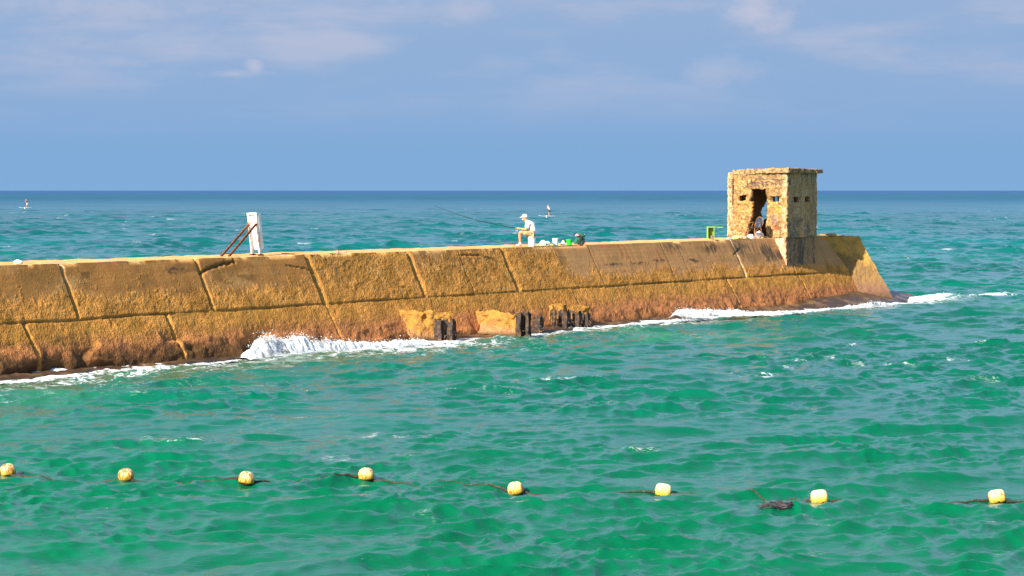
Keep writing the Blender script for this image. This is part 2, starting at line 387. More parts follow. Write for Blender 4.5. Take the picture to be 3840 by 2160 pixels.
q2 = node(nt, 'Math', operation='ABSOLUTE'); nt.links.new(q1.outputs[0], q2.inputs[0])
q3 = node(nt, 'Math', operation='MULTIPLY_ADD'); q3.inputs[1].default_value = -6.5; q3.inputs[2].default_value = .62; nt.links.new(q2.outputs[0], q3.inputs[0])
q4 = node(nt, 'Math', operation='MAXIMUM'); q4.inputs[1].default_value = -.12; nt.links.new(q3.outputs[0], q4.inputs[0])
q5 = node(nt, 'Math', operation='MULTIPLY_ADD'); q5.inputs[1].default_value = .55; nt.links.new(nf.outputs['Fac'], q5.inputs[0]); nt.links.new(q4.outputs[0], q5.inputs[2])
sm = node(nt, 'Math', operation='MULTIPLY_ADD'); sm.inputs[1].default_value = .95; nt.links.new(at2.outputs['Fac'], sm.inputs[0]); nt.links.new(q5.outputs[0], sm.inputs[2])
fr2 = node(nt, 'MapRange', interpolation_type='SMOOTHSTEP'); fr2.inputs['From Min'].default_value = .88; fr2.inputs['From Max'].default_value = 1.35; fr2.inputs['To Max'].default_value = .93; nt.links.new(sm.outputs[0], fr2.inputs['Value'])
fbp = node(nt, 'Bump', Strength=1.0, Distance=.06); nt.links.new(nf.outputs['Fac'], fbp.inputs['Height']); nt.links.new(fbp.outputs[0], fb.inputs['Normal'])
ms = nt.nodes.new('ShaderNodeMixShader'); nt.links.new(fr2.outputs[0], ms.inputs[0]); nt.links.new(b.outputs[0], ms.inputs[1]); nt.links.new(fb.outputs[0], ms.inputs[2])
nt.links.new(ms.outputs[0], [n for n in nt.nodes if n.type == 'OUTPUT_MATERIAL'][0].inputs[0])
sea = mesh_np('sea_water', np.stack([X + EX, Y + EY, Z], -1).reshape(-1, 3), q, SEA, None, True, body.reshape(-1, 3), {'foam': foam.ravel()})
tag(sea, 'choppy green sea turning teal and blue towards the horizon', 'sea', kind='structure')
del X, Y, Z, rr, tt, body, foam, streak, web, near, strong, q, S_, T_, al, ou, d_out, murk, green, crest

# ------------------------------------------------------------------ breakwater
UJ = [s_col(x) for x in (148, 487, 765, 1022, 1258, 1835, 1962)]      # joints of the upper course
ZT = 1.45                                                             # height of the joint between the courses
LJ = [s_col(x, .85, ZT) for x in (60, 418, 820, 1440, 1830, 2010)]
S0, S_END = -14.0, s_col(2072)
PROF = [(-5.2, -.9), (-3.15, TOP - .1), (-3.0, TOP - .02), (0, TOP), (.80, ZT), (1.72, .0), (2.1, -.7)]
STEP = .036
prof, lab = [], []
segs = [(0, .3), (1, .05), (2, .07), (3, STEP), (4, STEP), (5, .06)]
for i, stp in segs:
    a, c = np.array(PROF[i]), np.array(PROF[i + 1]); n = max(1, int(round(np.linalg.norm(c - a) / stp)))
    for k in range(n): prof.append(a + (c - a) * k / n); lab.append(i)
prof.append(np.array(PROF[-1])); lab.append(5)
prof = np.array(prof); lab = np.array(lab)
SS = np.arange(S0, S_END + 1.4, STEP)
gs, gi = np.meshgrid(SS, np.arange(len(prof)), indexing='ij')
gt, gz, gl = prof[gi, 0], prof[gi, 1], lab[gi]
drop = np.clip(TOP - gz, 0, None)
gs = np.where(gl >= 3, gs, gs)
# the end of the wall is battered: clamp s on a sloping end plane
lim = S_END + .62 * drop
over = gs > lim
gs = np.minimum(gs, lim)
nrm_t = np.where(gl == 3, .896, np.where(gl == 4, .845, 0)); nrm_z = np.where(gl == 3, .445, np.where(gl == 4, .535, 1.0))
nrm_t = np.where(gl == 0, -.88, nrm_t); nrm_z = np.where(gl == 0, .47, nrm_z); nrm_t = np.where(gl == 5, .87, nrm_t); nrm_z = np.where(gl == 5, .49, nrm_z)
upper = (gl == 3); lower = (gl >= 4)
wig = .05 * fbm(gz * 2.2, gs * .05, None, 101, 2)
ub = np.searchsorted(UJ, gs + wig); lb = np.searchsorted(LJ, gs + wig)
# roughness mask: barnacle-pitted zone against smooth cast concrete
bnd = np.interp(gs, [S0, UJ[0], UJ[1], UJ[2] - .2, UJ[2] + .2, UJ[3] - .1, UJ[3] + .1, (UJ[3] + UJ[4]) / 2, UJ[4], s_col(1390), s_col(1400), UJ[5], S_END],
                [2.0, 2.15, 2.0, 1.95, 3.2, 3.2, 2.5, 2.95, 2.9, 2.75, 1.95, 1.85, 1.75])
bn = fbm(gs * 1.3, gz * 1.0, None, 111, 4) * .28 + .22 * fbm(gs * 9, gz * 2.2, None, 113, 3)
rough = sstep(.10, -.10, gz - bnd - bn)
chips = sstep(.36, .46, fbm(gs * 5, gz * 6, None, 117, 3)) * (gl == 3) * .8 * sstep(.9, .1, gz - bnd)
rough = np.clip(np.maximum(rough, chips), 0, 1)
rough = np.where(lower, 1, rough)
topm = (gl == 2)
rough = np.where(topm, .55, rough)
peb = vnoise(gs / .12, gz / .07 + gt * 3, None, 121) * .6 + vnoise(gs / .24, gz / .13 + gt * 2, None, 122) * .6 + .5 * vnoise(gs / .045, gz / .045, None, 124)
disp = .015 * peb * rough * np.where(topm, .5, 1)
disp += .022 * fbm(gs / 1.2, gz / .7 + gt, None, 125, 3)
lowm = sstep(1.15, .1, gz) * lower
disp += lowm * (.10 * fbm(gs / .75, gz / .55, None, 131, 4) - .02)
erode = lowm * sstep(.15, .5, fbm(gs / 1.9, gz / .9, None, 133, 3)) * np.interp(gs, [S0, 9, 12, 50], [1, 1, .25, .1])
disp -= .30 * erode
disp += .022 * (upper & (gz < 2.2)) * sstep(2.2, 1.5, gz)
# groove between the courses
gro = np.exp(-((gz - ZT + .015 + .03 * fbm(gs / 1.5, gs * 0, None, 141, 2)) / .030) ** 2) * (gl >= 3) * np.clip(.6 + 1.5 * fbm(gs / 1.1, 0 * gs, None, 143, 3), .05, 1.2)
disp -= .032 * gro * np.interp(gs, [UJ[2], UJ[3], UJ[4], UJ[4] + 2], [1, .35, .3, 1])
joint_light = np.zeros_like(disp); joint_dark = np.zeros_like(disp)
def joint(js, mask, wd, dep):
    global disp, joint_light, joint_dark
    dst = gs + wig - js
    w_ = wd * (1 + .5 * fbm(gz * 3, 0 * gz + js, None, 151, 2))
    ramp = np.where((dst > 0) & (dst < w_), 1 - dst / w_, 0) * mask
    disp -= dep * ramp ** .8
    joint_light = np.maximum(joint_light, ramp > .05)
    joint_dark = np.maximum(joint_dark, np.exp(-(dst / .03) ** 2) * mask)
for k, js in enumerate(UJ): joint(js, upper, (.14, .16, .30, .26, .30, .18, .14)[k], (.10, .10, .12, .10, .09, .09, .08)[k])
for k, js in enumerate(LJ): joint(js, lower & (gz > .12), (.16, .14, .10, .06, .14, .10)[k], (.10, .09, .03, .02, .09, .06)[k])
for xk in (1478, 1660, 1700, 1150):   # hairline joints inside long blocks
    joint(s_col(xk), upper, .05, .022)
# cracks drawn through photo points
def on_face(xd, yd):                    # intersect with the upper slope
    d = ray(xd, yd); o = Vector((0, 0, HC))
    n_ = Vector((N2[0] * 1.61, N2[1] * 1.61, .80)); p0 = Vector((O2[0], O2[1], TOP))
    k = (p0 - o).dot(n_) / d.dot(n_); p = o + d * k
    s, t = st_of(p.x, p.y); return s, p.z
def crack(pts, wd, dep):
    global disp, joint_dark
    P = [on_face(*p) for p in pts]; dd, _ = seg_dist(np.array(P), gs + .03 * vnoise(gs * 8, gz * 8, None, 161), gz + .03 * vnoise(gs * 8, gz * 8, None, 162))
    g = np.exp(-(dd / wd) ** 2) * upper
    disp -= dep * g; joint_dark = np.maximum(joint_dark, g * .8)
crack([(505, 690), (520, 678), (545, 668), (590, 658)], .04, .10)
crack([(1160, 641), (1210, 643), (1245, 653), (1256, 662)], .022, .05)
crack([(720, 668), (770, 676), (790, 684)], .02, .05)
crack([(1846, 640), (1862, 625)], .035, .05)
# broken upper arris
arr = np.exp(-((TOP - gz) / .07) ** 2) * (upper | topm) * (gt > -.5)
chipped = sstep(.05, .5, fbm(gs / .9, 0 * gs, None, 171, 4)) * arr
disp -= .07 * chipped * (np.abs(gt) < .25)
disp += topm * .02 * fbm(gs / .3, gt / .3, None, 173, 3)
pos = W(gs, gt + disp * nrm_t, gz + disp * nrm_z)
# colours of the stone: cast concrete, lichen crust, algae and weed by height
c = np.zeros(gs.shape + (3,)); c[:] = (.40, .235, .085)
gx = fbm(gs / 2.2, gz / .6, None, 181, 4)
c = mixc(c, (.50, .34, .16), sstep(-.1, .6, gx))
c = mixc(c, (.27, .165, .06), .8 * sstep(.05, .5, fbm(gs / .8, gz / .35, None, 183, 4)))
pale = sstep(s_col(1380), s_col(1440), gs)
c = mixc(c, (.50, .335, .185), .75 * pale * (gz > 1.6))
bands = fbm(gs / 4., gz / .05, None, 187, 2)
c = c * (1 + .14 * bands)[..., None]
vst = fbm(gs / .10 + .12 * gz, gz / 1.2, None, 189, 3)
c = c * (1 + .16 * vst)[..., None]
gold = np.array([.58, .335, .095]); gold2 = np.array([.40, .235, .060])
cr_ = gold + (gold2 - gold) * sstep(-.4, .4, fbm(gs / .5, gz / .4, None, 191, 4))[..., None]
cr_ = mixc(cr_, (.62, .42, .18), .65 * sstep(.25, .6, fbm(gs / .16, gz / .16, None, 193, 2)) * sstep(1.3, 2.2, gz))
c = cr_ * rough[..., None] + c * (1 - rough[..., None])
lz = gz + .14 * fbm(gs / 1.3, gz / .6, None, 195, 3)
c = np.where(lower[..., None], mixc(c, (.42, .28, .065), .6 * sstep(-.3, .5, fbm(gs / .35, gz / .3, None, 196, 3))), c)
c = np.where(lower[..., None], mixc(c, (.46, .225, .115), sstep(1.15, .55, lz) * .85), c)
c = np.where(lower[..., None], mixc(c, (.36, .22, .05), .5 * sstep(.0, .45, fbm(gs / .6, gz / .35, None, 199, 3)) * sstep(s_col(700), s_col(300), gs)), c)
c = np.where(lower[..., None], mixc(c, (.20, .105, .07), .7 * sstep(.15, .5, fbm(gs / .25, gz / .2, None, 197, 3)) * sstep(1.3, .5, gz)), c)
c = np.where(lower[..., None], mixc(c, (.07, .05, .025), sstep(.48, .14, lz + .25 * fbm(gs / .45, gz / .3, None, 203, 4) + np.interp(gs, [S0, 8, 14, 50], [-.28, -.20, .08, .14])) * .88), c)
c = mixc(c, (.07, .055, .03), np.clip(erode * .9, 0, 1) * (.6 + .4 * peb.clip(-1, 1)))
c = mixc(c, (.80, .66, .38), np.where(topm, .85, 0) * (.75 + .25 * vnoise(gs * 3, gt * 3, None, 201)))
c = mixc(c, (.66, .50, .24), np.clip(chipped * 1.2, 0, 1) * .8)
c = mixc(c, (.55, .34, .10), joint_light * .65 * (gl >= 3))
c = mixc(c, (.72, .58, .40), joint_light * ((np.abs(gs - UJ[5]) < .3) | (np.abs(gs - UJ[0]) < .25) & (gz > 2.5)) * .8 * upper)
c = mixc(c, (.10, .07, .03), np.clip(joint_dark * .75, 0, 1) * (gl >= 3))
c = mixc(c, (.12, .085, .03), np.clip(gro * .5, 0, 1) * np.interp(gs, [UJ[2], UJ[3], UJ[4], UJ[4] + 2], [1, .4, .35, .9]))
def stain(xd, yd, rx, rz_, colr, amt, stretch=1., seed=0, thr=.0):
    global c
    s0, z0 = on_face(xd, yd)
    e = np.exp(-((gs - s0) / rx) ** 2 - ((gz - z0) / rz_) ** 2)
    e = e * sstep(.12, .5, e * .35 + .8 * fbm(gs / .11 + .15 * gz, gz / (.11 * stretch), None, 211 + seed, 4) + .12) * 1.35
    c = mixc(c, colr, np.clip(e * amt, 0, 1) * upper)
dk = (.11, .09, .065)
for a_ in ((442, 680, .5, .12, dk, 1.3, .6, 0), (1545, 665, .55, .05, dk, 1.6, .5, 1), (1610, 662, .5, .06, dk, 1.6, .5, 2), (1660, 655, .5, .06, dk, 1.2, .5, 3),
           (1745, 655, .5, .07, dk, 1.4, .5, 4), (1790, 625, .7, .25, dk, 1.0, 3, 5), (1870, 625, .9, .3, (.15, .125, .10), 1.3, 4, 6), (1930, 635, .8, .35, (.12, .10, .08), 1.4, 4, 7),
           (1690, 620, 1.0, .2, (.2, .15, .10), .9, 3, 8), (1960, 640, .4, .35, (.12, .10, .09), 1.3, 3, 9), (1900, 650, 1.2, .3, (.28, .2, .12), .8, 2, 12), (90, 690, .5, .2, (.2, .13, .05), .8, 1, 10),
           (215, 690, .4, .18, (.2, .13, .05), .8, 1, 11), (1180, 650, 1.6, .22, (.30, .19, .075), .9, 1, 14), (1070, 650, .5, .3, (.30, .19, .075), .9, 1, 15),
           (850, 680, .35, .6, (.36, .23, .10), .8, 3, 13), (1320, 640, .8, .3, (.42, .26, .1), .5, 1, 18), (100, 700, 1.6, .5, (.30, .19, .07), .6, 1, 19)):
    stain(*a_)
for xs in (1310, 1560, 1573, 1650, 1740, 1752, 1685, 1480): # rusty runs down the slope
    s0, _ = on_face(xs, 625); w_ = .03 * (1 + .5 * vnoise(gz * 4, gz * 0, None, 231))
    c = mixc(c, (.36, .15, .08), .7 * np.exp(-((gs - s0 + .05 * (gz - 2.6)) / (w_ + .03)) ** 2) * upper * sstep(1.7, 2.6, gz) * sstep(-.4, .3, vnoise(gz * 3, gs * 0 + xs, None, 233)))
c *= (1 + .16 * peb * rough)[..., None]
c = np.clip(c * np.array((.95, .71, .50)), .01, .95)
WALLM = vcol_mat('weathered_concrete', nscale=16, bump=.022, var=.20)
bw = thing('breakwater', 'long sloping breakwater of weathered golden brown concrete blocks', 'breakwater', (0, 0, 0))
ni, nj = gs.shape
idx = np.arange(ni * nj).reshape(ni, nj)
Q = np.stack([idx[:-1, :-1], idx[1:, :-1], idx[1:, 1:], idx[:-1, 1:]], -1)
fl = gl[:-1, :-1]; fu = ub[:-1, :-1]; fo = lb[:-1, :-1]
dead = over[:-1, :-1] & over[1:, :-1] & over[:-1, 1:] & over[1:, 1:]
pf, cf, rf = pos.reshape(-1, 3), c.reshape(-1, 3), (.25 + .75 * rough).ravel()
def split(mask, name, label=None):
    f = Q[mask & ~dead]
    if not len(f): return
    u, inv = np.unique(f.ravel(), return_inverse=True)
    o = mesh_np(name, pf[u], inv.reshape(-1, 4)[:, ::-1], WALLM, bw, True, cf[u], {'rough': rf[u]})
    if label: o['label'] = label
split(fl <= 1, 'rear_face'); split(fl == 2, 'walkway')
for k in range(len(UJ) + 1): split((fl == 3) & (fu == k), 'upper_block')
for k in range(len(LJ) + 1): split((fl >= 4) & (fo == k), 'lower_block')
# end cap of the wall
ecp = [(PROF[0][0], PROF[0][1]), (-3.0, TOP - .02), (0, TOP - .02), (.78, ZT), (1.70, 0), (2.05, -.7)]
bm = bmesh.new()
vs = [bm.verts.new(W(S_END + .62 * (TOP - z) - .02, t, z)) for t, z in ecp]; bm.faces.new(vs)
CONC = simple('plain_concrete', (.40, .25, .09), .95, .3, 6, bump=.02)
bm_obj('end_face', bm, CONC, bw)

# ------------------------------------------------------------------ grid-skinned stone solids
def patch(c0, c1, c2, c3, nu, nv):      # bilinear patch, c0->c1 along u, c0->c3 along v
    u, v = np.meshgrid(np.linspace(0, 1, nu), np.linspace(0, 1, nv), indexing='ij')
    c0, c1, c2, c3 = [np.array(q_, float) for q_ in (c0, c1, c2, c3)]
    p = (1 - u)[..., None] * (1 - v)[..., None] * c0 + u[..., None] * (1 - v)[..., None] * c1 + u[..., None] * v[..., None] * c2 + (1 - u)[..., None] * v[..., None] * c3
    i = np.arange(nu * nv).reshape(nu, nv)
    return p.reshape(-1, 3), np.stack([i[:-1, :-1], i[1:, :-1], i[1:, 1:], i[:-1, 1:]], -1).reshape(-1, 4)
def merge(parts):
    V, F, n = [], [], 0
    for v, f in parts: V.append(v); F.append(f + n); n += len(v)
    return np.concatenate(V), np.concatenate(F)
def noise_disp(V, amp, sc, seed, centre=None, oct=3):   # 3-D displacement that keeps shared edges together
    d = np.stack([fbm(V[:, 0] / sc, V[:, 1] / sc, V[:, 2] / sc, seed + 7 * k, oct) for k in range(3)], -1)
    return V + d * amp
def hexa(b4, t4, step=.06):             # bottom and top quads -> skinned solid
    sides = [(b4[i], b4[(i + 1) % 4], t4[(i + 1) % 4], t4[i]) for i in range(4)] + [(t4[0], t4[1], t4[2], t4[3])]
    P = []
    for a, b_, c_, d in sides:
        nu = max(2, int(np.linalg.norm(np.array(b_) - a) / step) + 1); nv = max(2, int(np.linalg.norm(np.array(d) - a) / step) + 1)
        P.append(patch(a, b_, c_, d, nu, nv))
    return merge(P)

# end block beyond the wall, turned to face the viewer
ya = 106.2
tl = np.array(at_depth(2030, 598, ya)); tr = np.array(at_depth(2161, 598.5, ya + .3))
tl[2] = tr[2] = TOP - .03
k_ = .52; zb = -.4; dr_ = tr[2] - zb
bl = tl + (-.2, -k_ * dr_, -dr_); br = tr + (.49 * dr_, -k_ * dr_, -dr_)
tbl = tl + (0, 4.2, 0); tbr = tr + (-.6, 4.0, 0); bbl = tbl + (0, 1.5, -dr_); bbr = tbr + (.49 * dr_, 1.5, -dr_)
V, F = hexa([bl, br, bbr, bbl], [tl, tr, tbr, tbl], .05)
V = noise_disp(V, .06, .5, 301); V = noise_disp(V, .045, .10, 303, oct=2)
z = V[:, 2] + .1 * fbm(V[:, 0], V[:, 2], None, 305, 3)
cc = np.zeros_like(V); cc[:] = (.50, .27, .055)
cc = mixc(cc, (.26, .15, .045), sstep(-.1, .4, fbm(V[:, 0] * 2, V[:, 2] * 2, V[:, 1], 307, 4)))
cc = mixc(cc, (.20, .115, .05), sstep(2.3, 1.2, z) * .8); cc = mixc(cc, (.20, .10, .06), sstep(1.2, .5, z)); cc = mixc(cc, (.10, .06, .035), sstep(.6, .2, z))  # lower part darkened: the hut's shade painted in together with weed brown
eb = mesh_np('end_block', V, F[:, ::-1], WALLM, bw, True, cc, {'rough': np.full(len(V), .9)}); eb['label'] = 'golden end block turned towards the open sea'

# wet rock ledge along the foot
ls = np.concatenate([np.arange(S0, ES[-1], .06)])
nj = 34
lu = np.linspace(0, 1, nj)
inn = np.interp(ls, [S0, S_END - 2, S_END + 1.5, ES[-1]], [1.2, 1.1, -1.5, -3.0])
outer = edge_t(ls)
Tt = inn[:, None] + (outer - inn)[:, None] * lu[None, :] * 1.12
Sg = ls[:, None] + 0 * Tt
hin = np.interp(ls, [S0, 10, 30, S_END - 6, S_END, ES[-1] - 3, ES[-1]], [.03, .03, .07, .16, .44, .50, .34])
Zg = hin[:, None] * (1 - sstep(.35, 1.0, lu))[None, :] * 1.1 + .05 - .55 * sstep(.93, 1.12, lu * 1.12)[None, :]
Zg = Zg + .06 * fbm(Sg / .35, Tt / .3, None, 311, 4) + .05 * fbm(Sg / 1.4, Tt / 1.2, None, 313, 2)
P = W(Sg, Tt + .10 * fbm(Sg / .5, Tt, None, 315, 3), Zg)
i_ = np.arange(P.shape[0] * nj).reshape(-1, nj)
F = np.stack([i_[:-1, :-1], i_[1:, :-1], i_[1:, 1:], i_[:-1, 1:]], -1).reshape(-1, 4)
cc = np.zeros(P.shape); cc[:] = (.055, .032, .016)
cc = mixc(cc, (.16, .09, .04), sstep(-.1, .5, fbm(Sg / .5, Tt / .3, None, 317, 4)))
cc = mixc(cc, (.30, .19, .10), sstep(S_END - 2, S_END + 3, Sg) * sstep(.5, .1, lu)[None, :] * .7)
ledge = mesh_np('rock_ledge', P.reshape(-1, 3), F[:, ::-1], vcol_mat('wet_rock', rough=.35, nscale=14, bump=.02, var=.35, spec=.5), None, True, cc.reshape(-1, 3), {'rough': np.full(P[..., 0].size, .8)})
tag(ledge, 'low wet brown rock ledge awash along the foot of the breakwater', 'rock ledge', kind='structure')

# ------------------------------------------------------------------ shape helpers
def on_lower(xd, yd):
    d = ray(xd, yd); o = Vector((0, 0, HC))
    n_ = Vector((N2[0] * ZT, N2[1] * ZT, .92)); p0 = Vector(tuple(W(0, 1.72, 0)))
    k = (p0 - o).dot(n_) / d.dot(n_); return np.array(o + d * k)
def lathe(bm, prof, seg=24, cap=True, mat=None):
    rings = []
    for r, z in prof:
        rings.append([bm.verts.new((r * math.cos(2 * math.pi * i / seg), r * math.sin(2 * math.pi * i / seg), z)) for i in range(seg)])
    for a, b_ in zip(rings, rings[1:]):
        for i in range(seg): bm.faces.new((a[i], a[(i + 1) % seg], b_[(i + 1) % seg], b_[i]))
    if cap: bm.faces.new(rings[0][::-1]); bm.faces.new(rings[-1])
def tube(bm, pts, rad, seg=8, cap=True):
    pts = [Vector(p) for p in pts]; rings = []
    if not hasattr(rad, '__len__'): rad = [rad] * len(pts)
    ref = None
    for i, p in enumerate(pts):
        t = (pts[min(i + 1, len(pts) - 1)] - pts[max(i - 1, 0)]).normalized()
        if ref is None: ref = t.orthogonal().normalized()
        ref = (ref - t * ref.dot(t)).normalized(); bi = t.cross(ref)
        rings.append([bm.verts.new(p + (ref * math.cos(2 * math.pi * k / seg) + bi * math.sin(2 * math.pi * k / seg)) * rad[i]) for k in range(seg)])
    for a, b_ in zip(rings, rings[1:]):
        for i in range(seg): bm.faces.new((a[i], a[(i + 1) % seg], b_[(i + 1) % seg], b_[i]))
    if cap: bm.faces.new(rings[0][::-1]); bm.faces.new(rings[-1])
def box(bm, c0, size, rot=None, bev=0):
    g = bmesh.ops.create_cube(bm, size=1.0)['verts']
    m = Matrix.Translation(Vector(c0)) @ (rot.to_4x4() if rot else Matrix.Identity(4)) @ Matrix.Diagonal((*size, 1))
    bmesh.ops.transform(bm, matrix=m, verts=g)
    if bev:
        es = list({e for v in g for e in v.link_edges}); bmesh.ops.bevel(bm, geom=es, offset=bev, segments=2, affect='EDGES')
def bar(bm, a, b_, w, d_=None, side=None):    # square bar between two points
    a, b_ = Vector(a), Vector(b_); t = (b_ - a).normalized(); d_ = d_ or w
    s1 = Vector(side) if side is not None else Vector((1, 0, 0)); s1 = (s1 - t * s1.dot(t)).normalized(); s2 = t.cross(s1)
    v = [bm.verts.new(p + s1 * x * w / 2 + s2 * y * d_ / 2) for p in (a, b_) for x, y in ((-1, -1), (1, -1), (1, 1), (-1, 1))]
    for f in ((0, 1, 2, 3), (7, 6, 5, 4), (0, 4, 5, 1), (1, 5, 6, 2), (2, 6, 7, 3), (3, 7, 4, 0)): bm.faces.new([v[i] for i in f])
def lump(name, size, mat, parent=None, seed=0, amp=.25, sc=.5, sub=4, flat=True):    # a soft irregular lump resting on z = 0
    bm = bmesh.new(); bmesh.ops.create_icosphere(bm, subdivisions=sub, radius=1.0)
    V = np.array([v.co[:] for v in bm.verts])
    d = 1 + amp * fbm(V[:, 0] / sc + seed, V[:, 1] / sc, V[:, 2] / sc, 400 + seed, 4); V = V * d[:, None]
    if flat: V[:, 2] = np.where(V[:, 2] < -.45, -.45 + .08 * (V[:, 2] + .45), V[:, 2])
    V[:, 2] -= V[:, 2].min(); V[:, 2] /= V[:, 2].max()
    for v, p in zip(bm.verts, V): v.co = (p[0] * size[0] / 2, p[1] * size[1] / 2, p[2] * size[2])
    return bm_obj(name, bm, mat, parent, True)
def skin(name, nodes, edges, mat, parent=None, sub=2, root=0):
    me = bpy.data.meshes.new(name + '_skeleton'); me.from_pydata([n[0] for n in nodes], edges, [])
    o = bpy.data.objects.new(name + '_skeleton', me); COL.objects.link(o)
    md = o.modifiers.new('skin', 'SKIN'); md.use_smooth_shade = True
    for i, n in enumerate(nodes):
        r = n[1]; me.skin_vertices[0].data[i].radius = r if hasattr(r, '__len__') else (r, r)
        me.skin_vertices[0].data[i].use_root = (i == root)
    s = o.modifiers.new('sub', 'SUBSURF'); s.levels = sub; s.render_levels = sub
    bpy.context.view_layer.update()
    dg = bpy.context.evaluated_depsgraph_get(); nm = bpy.data.meshes.new_from_object(o.evaluated_get(dg)); nm.name = name
    bpy.data.objects.remove(o, do_unlink=True)
    nm.materials.clear(); nm.materials.append(mat)
    nm.polygons.foreach_set('use_smooth', [True] * len(nm.polygons))
    return link(bpy.data.objects.new(name, nm), parent)
DIRA = Vector((A2[0], A2[1], 0)); DIRN = Vector((N2[0], N2[1], 0)); ZUP = Vector((0, 0, 1))
RZA = math.atan2(A2[1], A2[0])         # rotation that turns local x along the wall

# ------------------------------------------------------------------ pillbox hut
CT = .62                                # how far its corner stands out from the arris
SH = s_col(1978.5, CT, TOP); WF, DF, HB = 3.03, 2.84, 2.92; ZB = TOP + .03
Z8 = lambda zx, zy: ((2700 + .2208 * zx) / 1.49068, (600 + .2208 * zy) / 1.49068)
def inpoly(px, py, poly):
    r = np.zeros(px.shape, bool); n = len(poly); j = n - 1
    for i in range(n):
        (xi, yi), (xj, yj) = poly[i], poly[j]
        cnd = ((yi > py) != (yj > py)) & (px < (xj - xi) * (py - yi) / (yj - yi + 1e-12) + xi); r ^= cnd; j = i
    return r
DOOR = [Z8(*p) for p in ((525, 487), (700, 484), (772, 482), (785, 560), (783, 640), (795, 700), (790, 800), (800, 900), (782, 1010), (772, 1100), (790, 1200), (800, 1330),
                         (430, 1330), (455, 1200), (475, 1120), (495, 1040), (538, 1000), (536, 705), (508, 695), (508, 650), (530, 648))]
WIN1 = [Z8(*p) for p in ((315, 592), (440, 592), (435, 700), (318, 700))]
WIN2 = [Z8(*p) for p in ((868, 605), (1012, 610), (1012, 712), (875, 708))]
WD1 = [Z8(*p) for p in ((1205, 618), (1305, 618), (1305, 722), (1205, 722))]; WD2 = [Z8(*p) for p in ((1390, 618), (1480, 618), (1478, 722), (1390, 722))]
HOLE = [Z8(*p) for p in ((800, 640), (765, 700), (735, 750), (672, 820), (655, 880), (660, 960), (680, 1030), (745, 1045), (775, 1000), (815, 1000), (830, 700))]
HOLE2 = [Z8(*p) for p in ((895, 622), (1010, 622), (1010, 700), (895, 700))]
hut = thing('pillbox_hut', 'ruined square concrete guard hut with slab roof and open doorway at the breakwater end', 'hut', tuple(W(SH, CT, ZB)))
HUTM = vcol_mat('crumbling_concrete', nscale=13, bump=.035, var=.30)
def hut_world(u, w, z): return W(SH + u, CT - w, ZB + z)      # u into the hut along the wall, w away from the corner
def hut_disp(P, amp=1.0):
    P = P + amp * .050 * np.stack([fbm(P[..., 0] / .30, P[..., 1] / .30, P[..., 2] / .30, 500 + 5 * k, 3) for k in range(3)], -1)
    P = P + amp * .040 * np.stack([vnoise(P[..., 0] / .11, P[..., 1] / .11, P[..., 2] / .11, 520 + 5 * k) for k in range(3)], -1)
    return P
def slab_wall(name, Lw, Hh, tofun, thick, holes, amp, colfun, cell=.032, ragged=0, raggedtop=0):
    nu, nv = int(Lw / cell), int(Hh / cell)
    ug, vg = np.meshgrid(np.linspace(0, Lw, nu + 1), np.linspace(0, Hh, nv + 1), indexing='ij')
    out, inn_ = tofun(ug, vg, 0.), tofun(ug, vg, thick)
    uc, vc = (ug[:-1, :-1] + ug[1:, 1:]) / 2, (vg[:-1, :-1] + vg[1:, 1:]) / 2
    sol = np.ones(uc.shape, bool)
    pxc, pyc = project(tofun(uc, vc, thick * .5 if name in ('rear_wall', 'side_wall') else 0.))
    for h in holes: sol &= ~inpoly(pxc + .5 * vnoise(pxc / 2, pyc / 2, None, 77), pyc, h)
    if ragged: sol &= uc > ragged * (.5 + .9 * fbm(vc / .5, vc * 0, None, 540, 3))
    if raggedtop: sol &= vc < Hh - raggedtop * (.3 + .9 * np.abs(fbm(uc / .5, vc * 0, None, 541, 3)))
    if name == 'front_wall': sol &= (uc < Lw - .05 - .07 * fbm(vc / .6, vc * 0, None, 543, 3))
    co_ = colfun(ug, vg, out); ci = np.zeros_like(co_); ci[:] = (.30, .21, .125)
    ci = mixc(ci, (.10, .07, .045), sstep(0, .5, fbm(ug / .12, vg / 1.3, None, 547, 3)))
    o2 = hut_disp(out, amp); i2 = hut_disp(inn_, .6)
    n = ug.size; io = np.arange(n).reshape(ug.shape); ii = io + n
    V = np.concatenate([o2.reshape(-1, 3), i2.reshape(-1, 3)]); Cc = np.concatenate([co_.reshape(-1, 3), ci.reshape(-1, 3)])
    F = []
    a = np.stack([io[:-1, :-1], io[1:, :-1], io[1:, 1:], io[:-1, 1:]], -1)[sol]; F.append(a); F.append((a + n)[:, ::-1])
    sp = np.pad(sol, 1)
    for (di, dj, e0, e1) in ((-1, 0, (0, 0), (0, 1)), (1, 0, (1, 1), (1, 0)), (0, -1, (1, 0), (0, 0)), (0, 1, (0, 1), (1, 1))):
        edge = sol & ~sp[1 + di:sp.shape[0] - 1 + di, 1 + dj:sp.shape[1] - 1 + dj]
        I, J = np.nonzero(edge)
        p, q_ = io[I + e0[0], J + e0[1]], io[I + e1[0], J + e1[1]]
        F.append(np.stack([p, q_, q_ + n, p + n], -1))
    F = np.concatenate(F); used, inv = np.unique(F.ravel(), return_inverse=True)
    o = mesh_np(name, V[used], inv.reshape(-1, 4), HUTM, hut, True, Cc[used], {'rough': np.full(len(used), 1.0 if amp > .7 else .5)})
    o.matrix_parent_inverse = Matrix.Translation(-Vector(hut.location)); return o
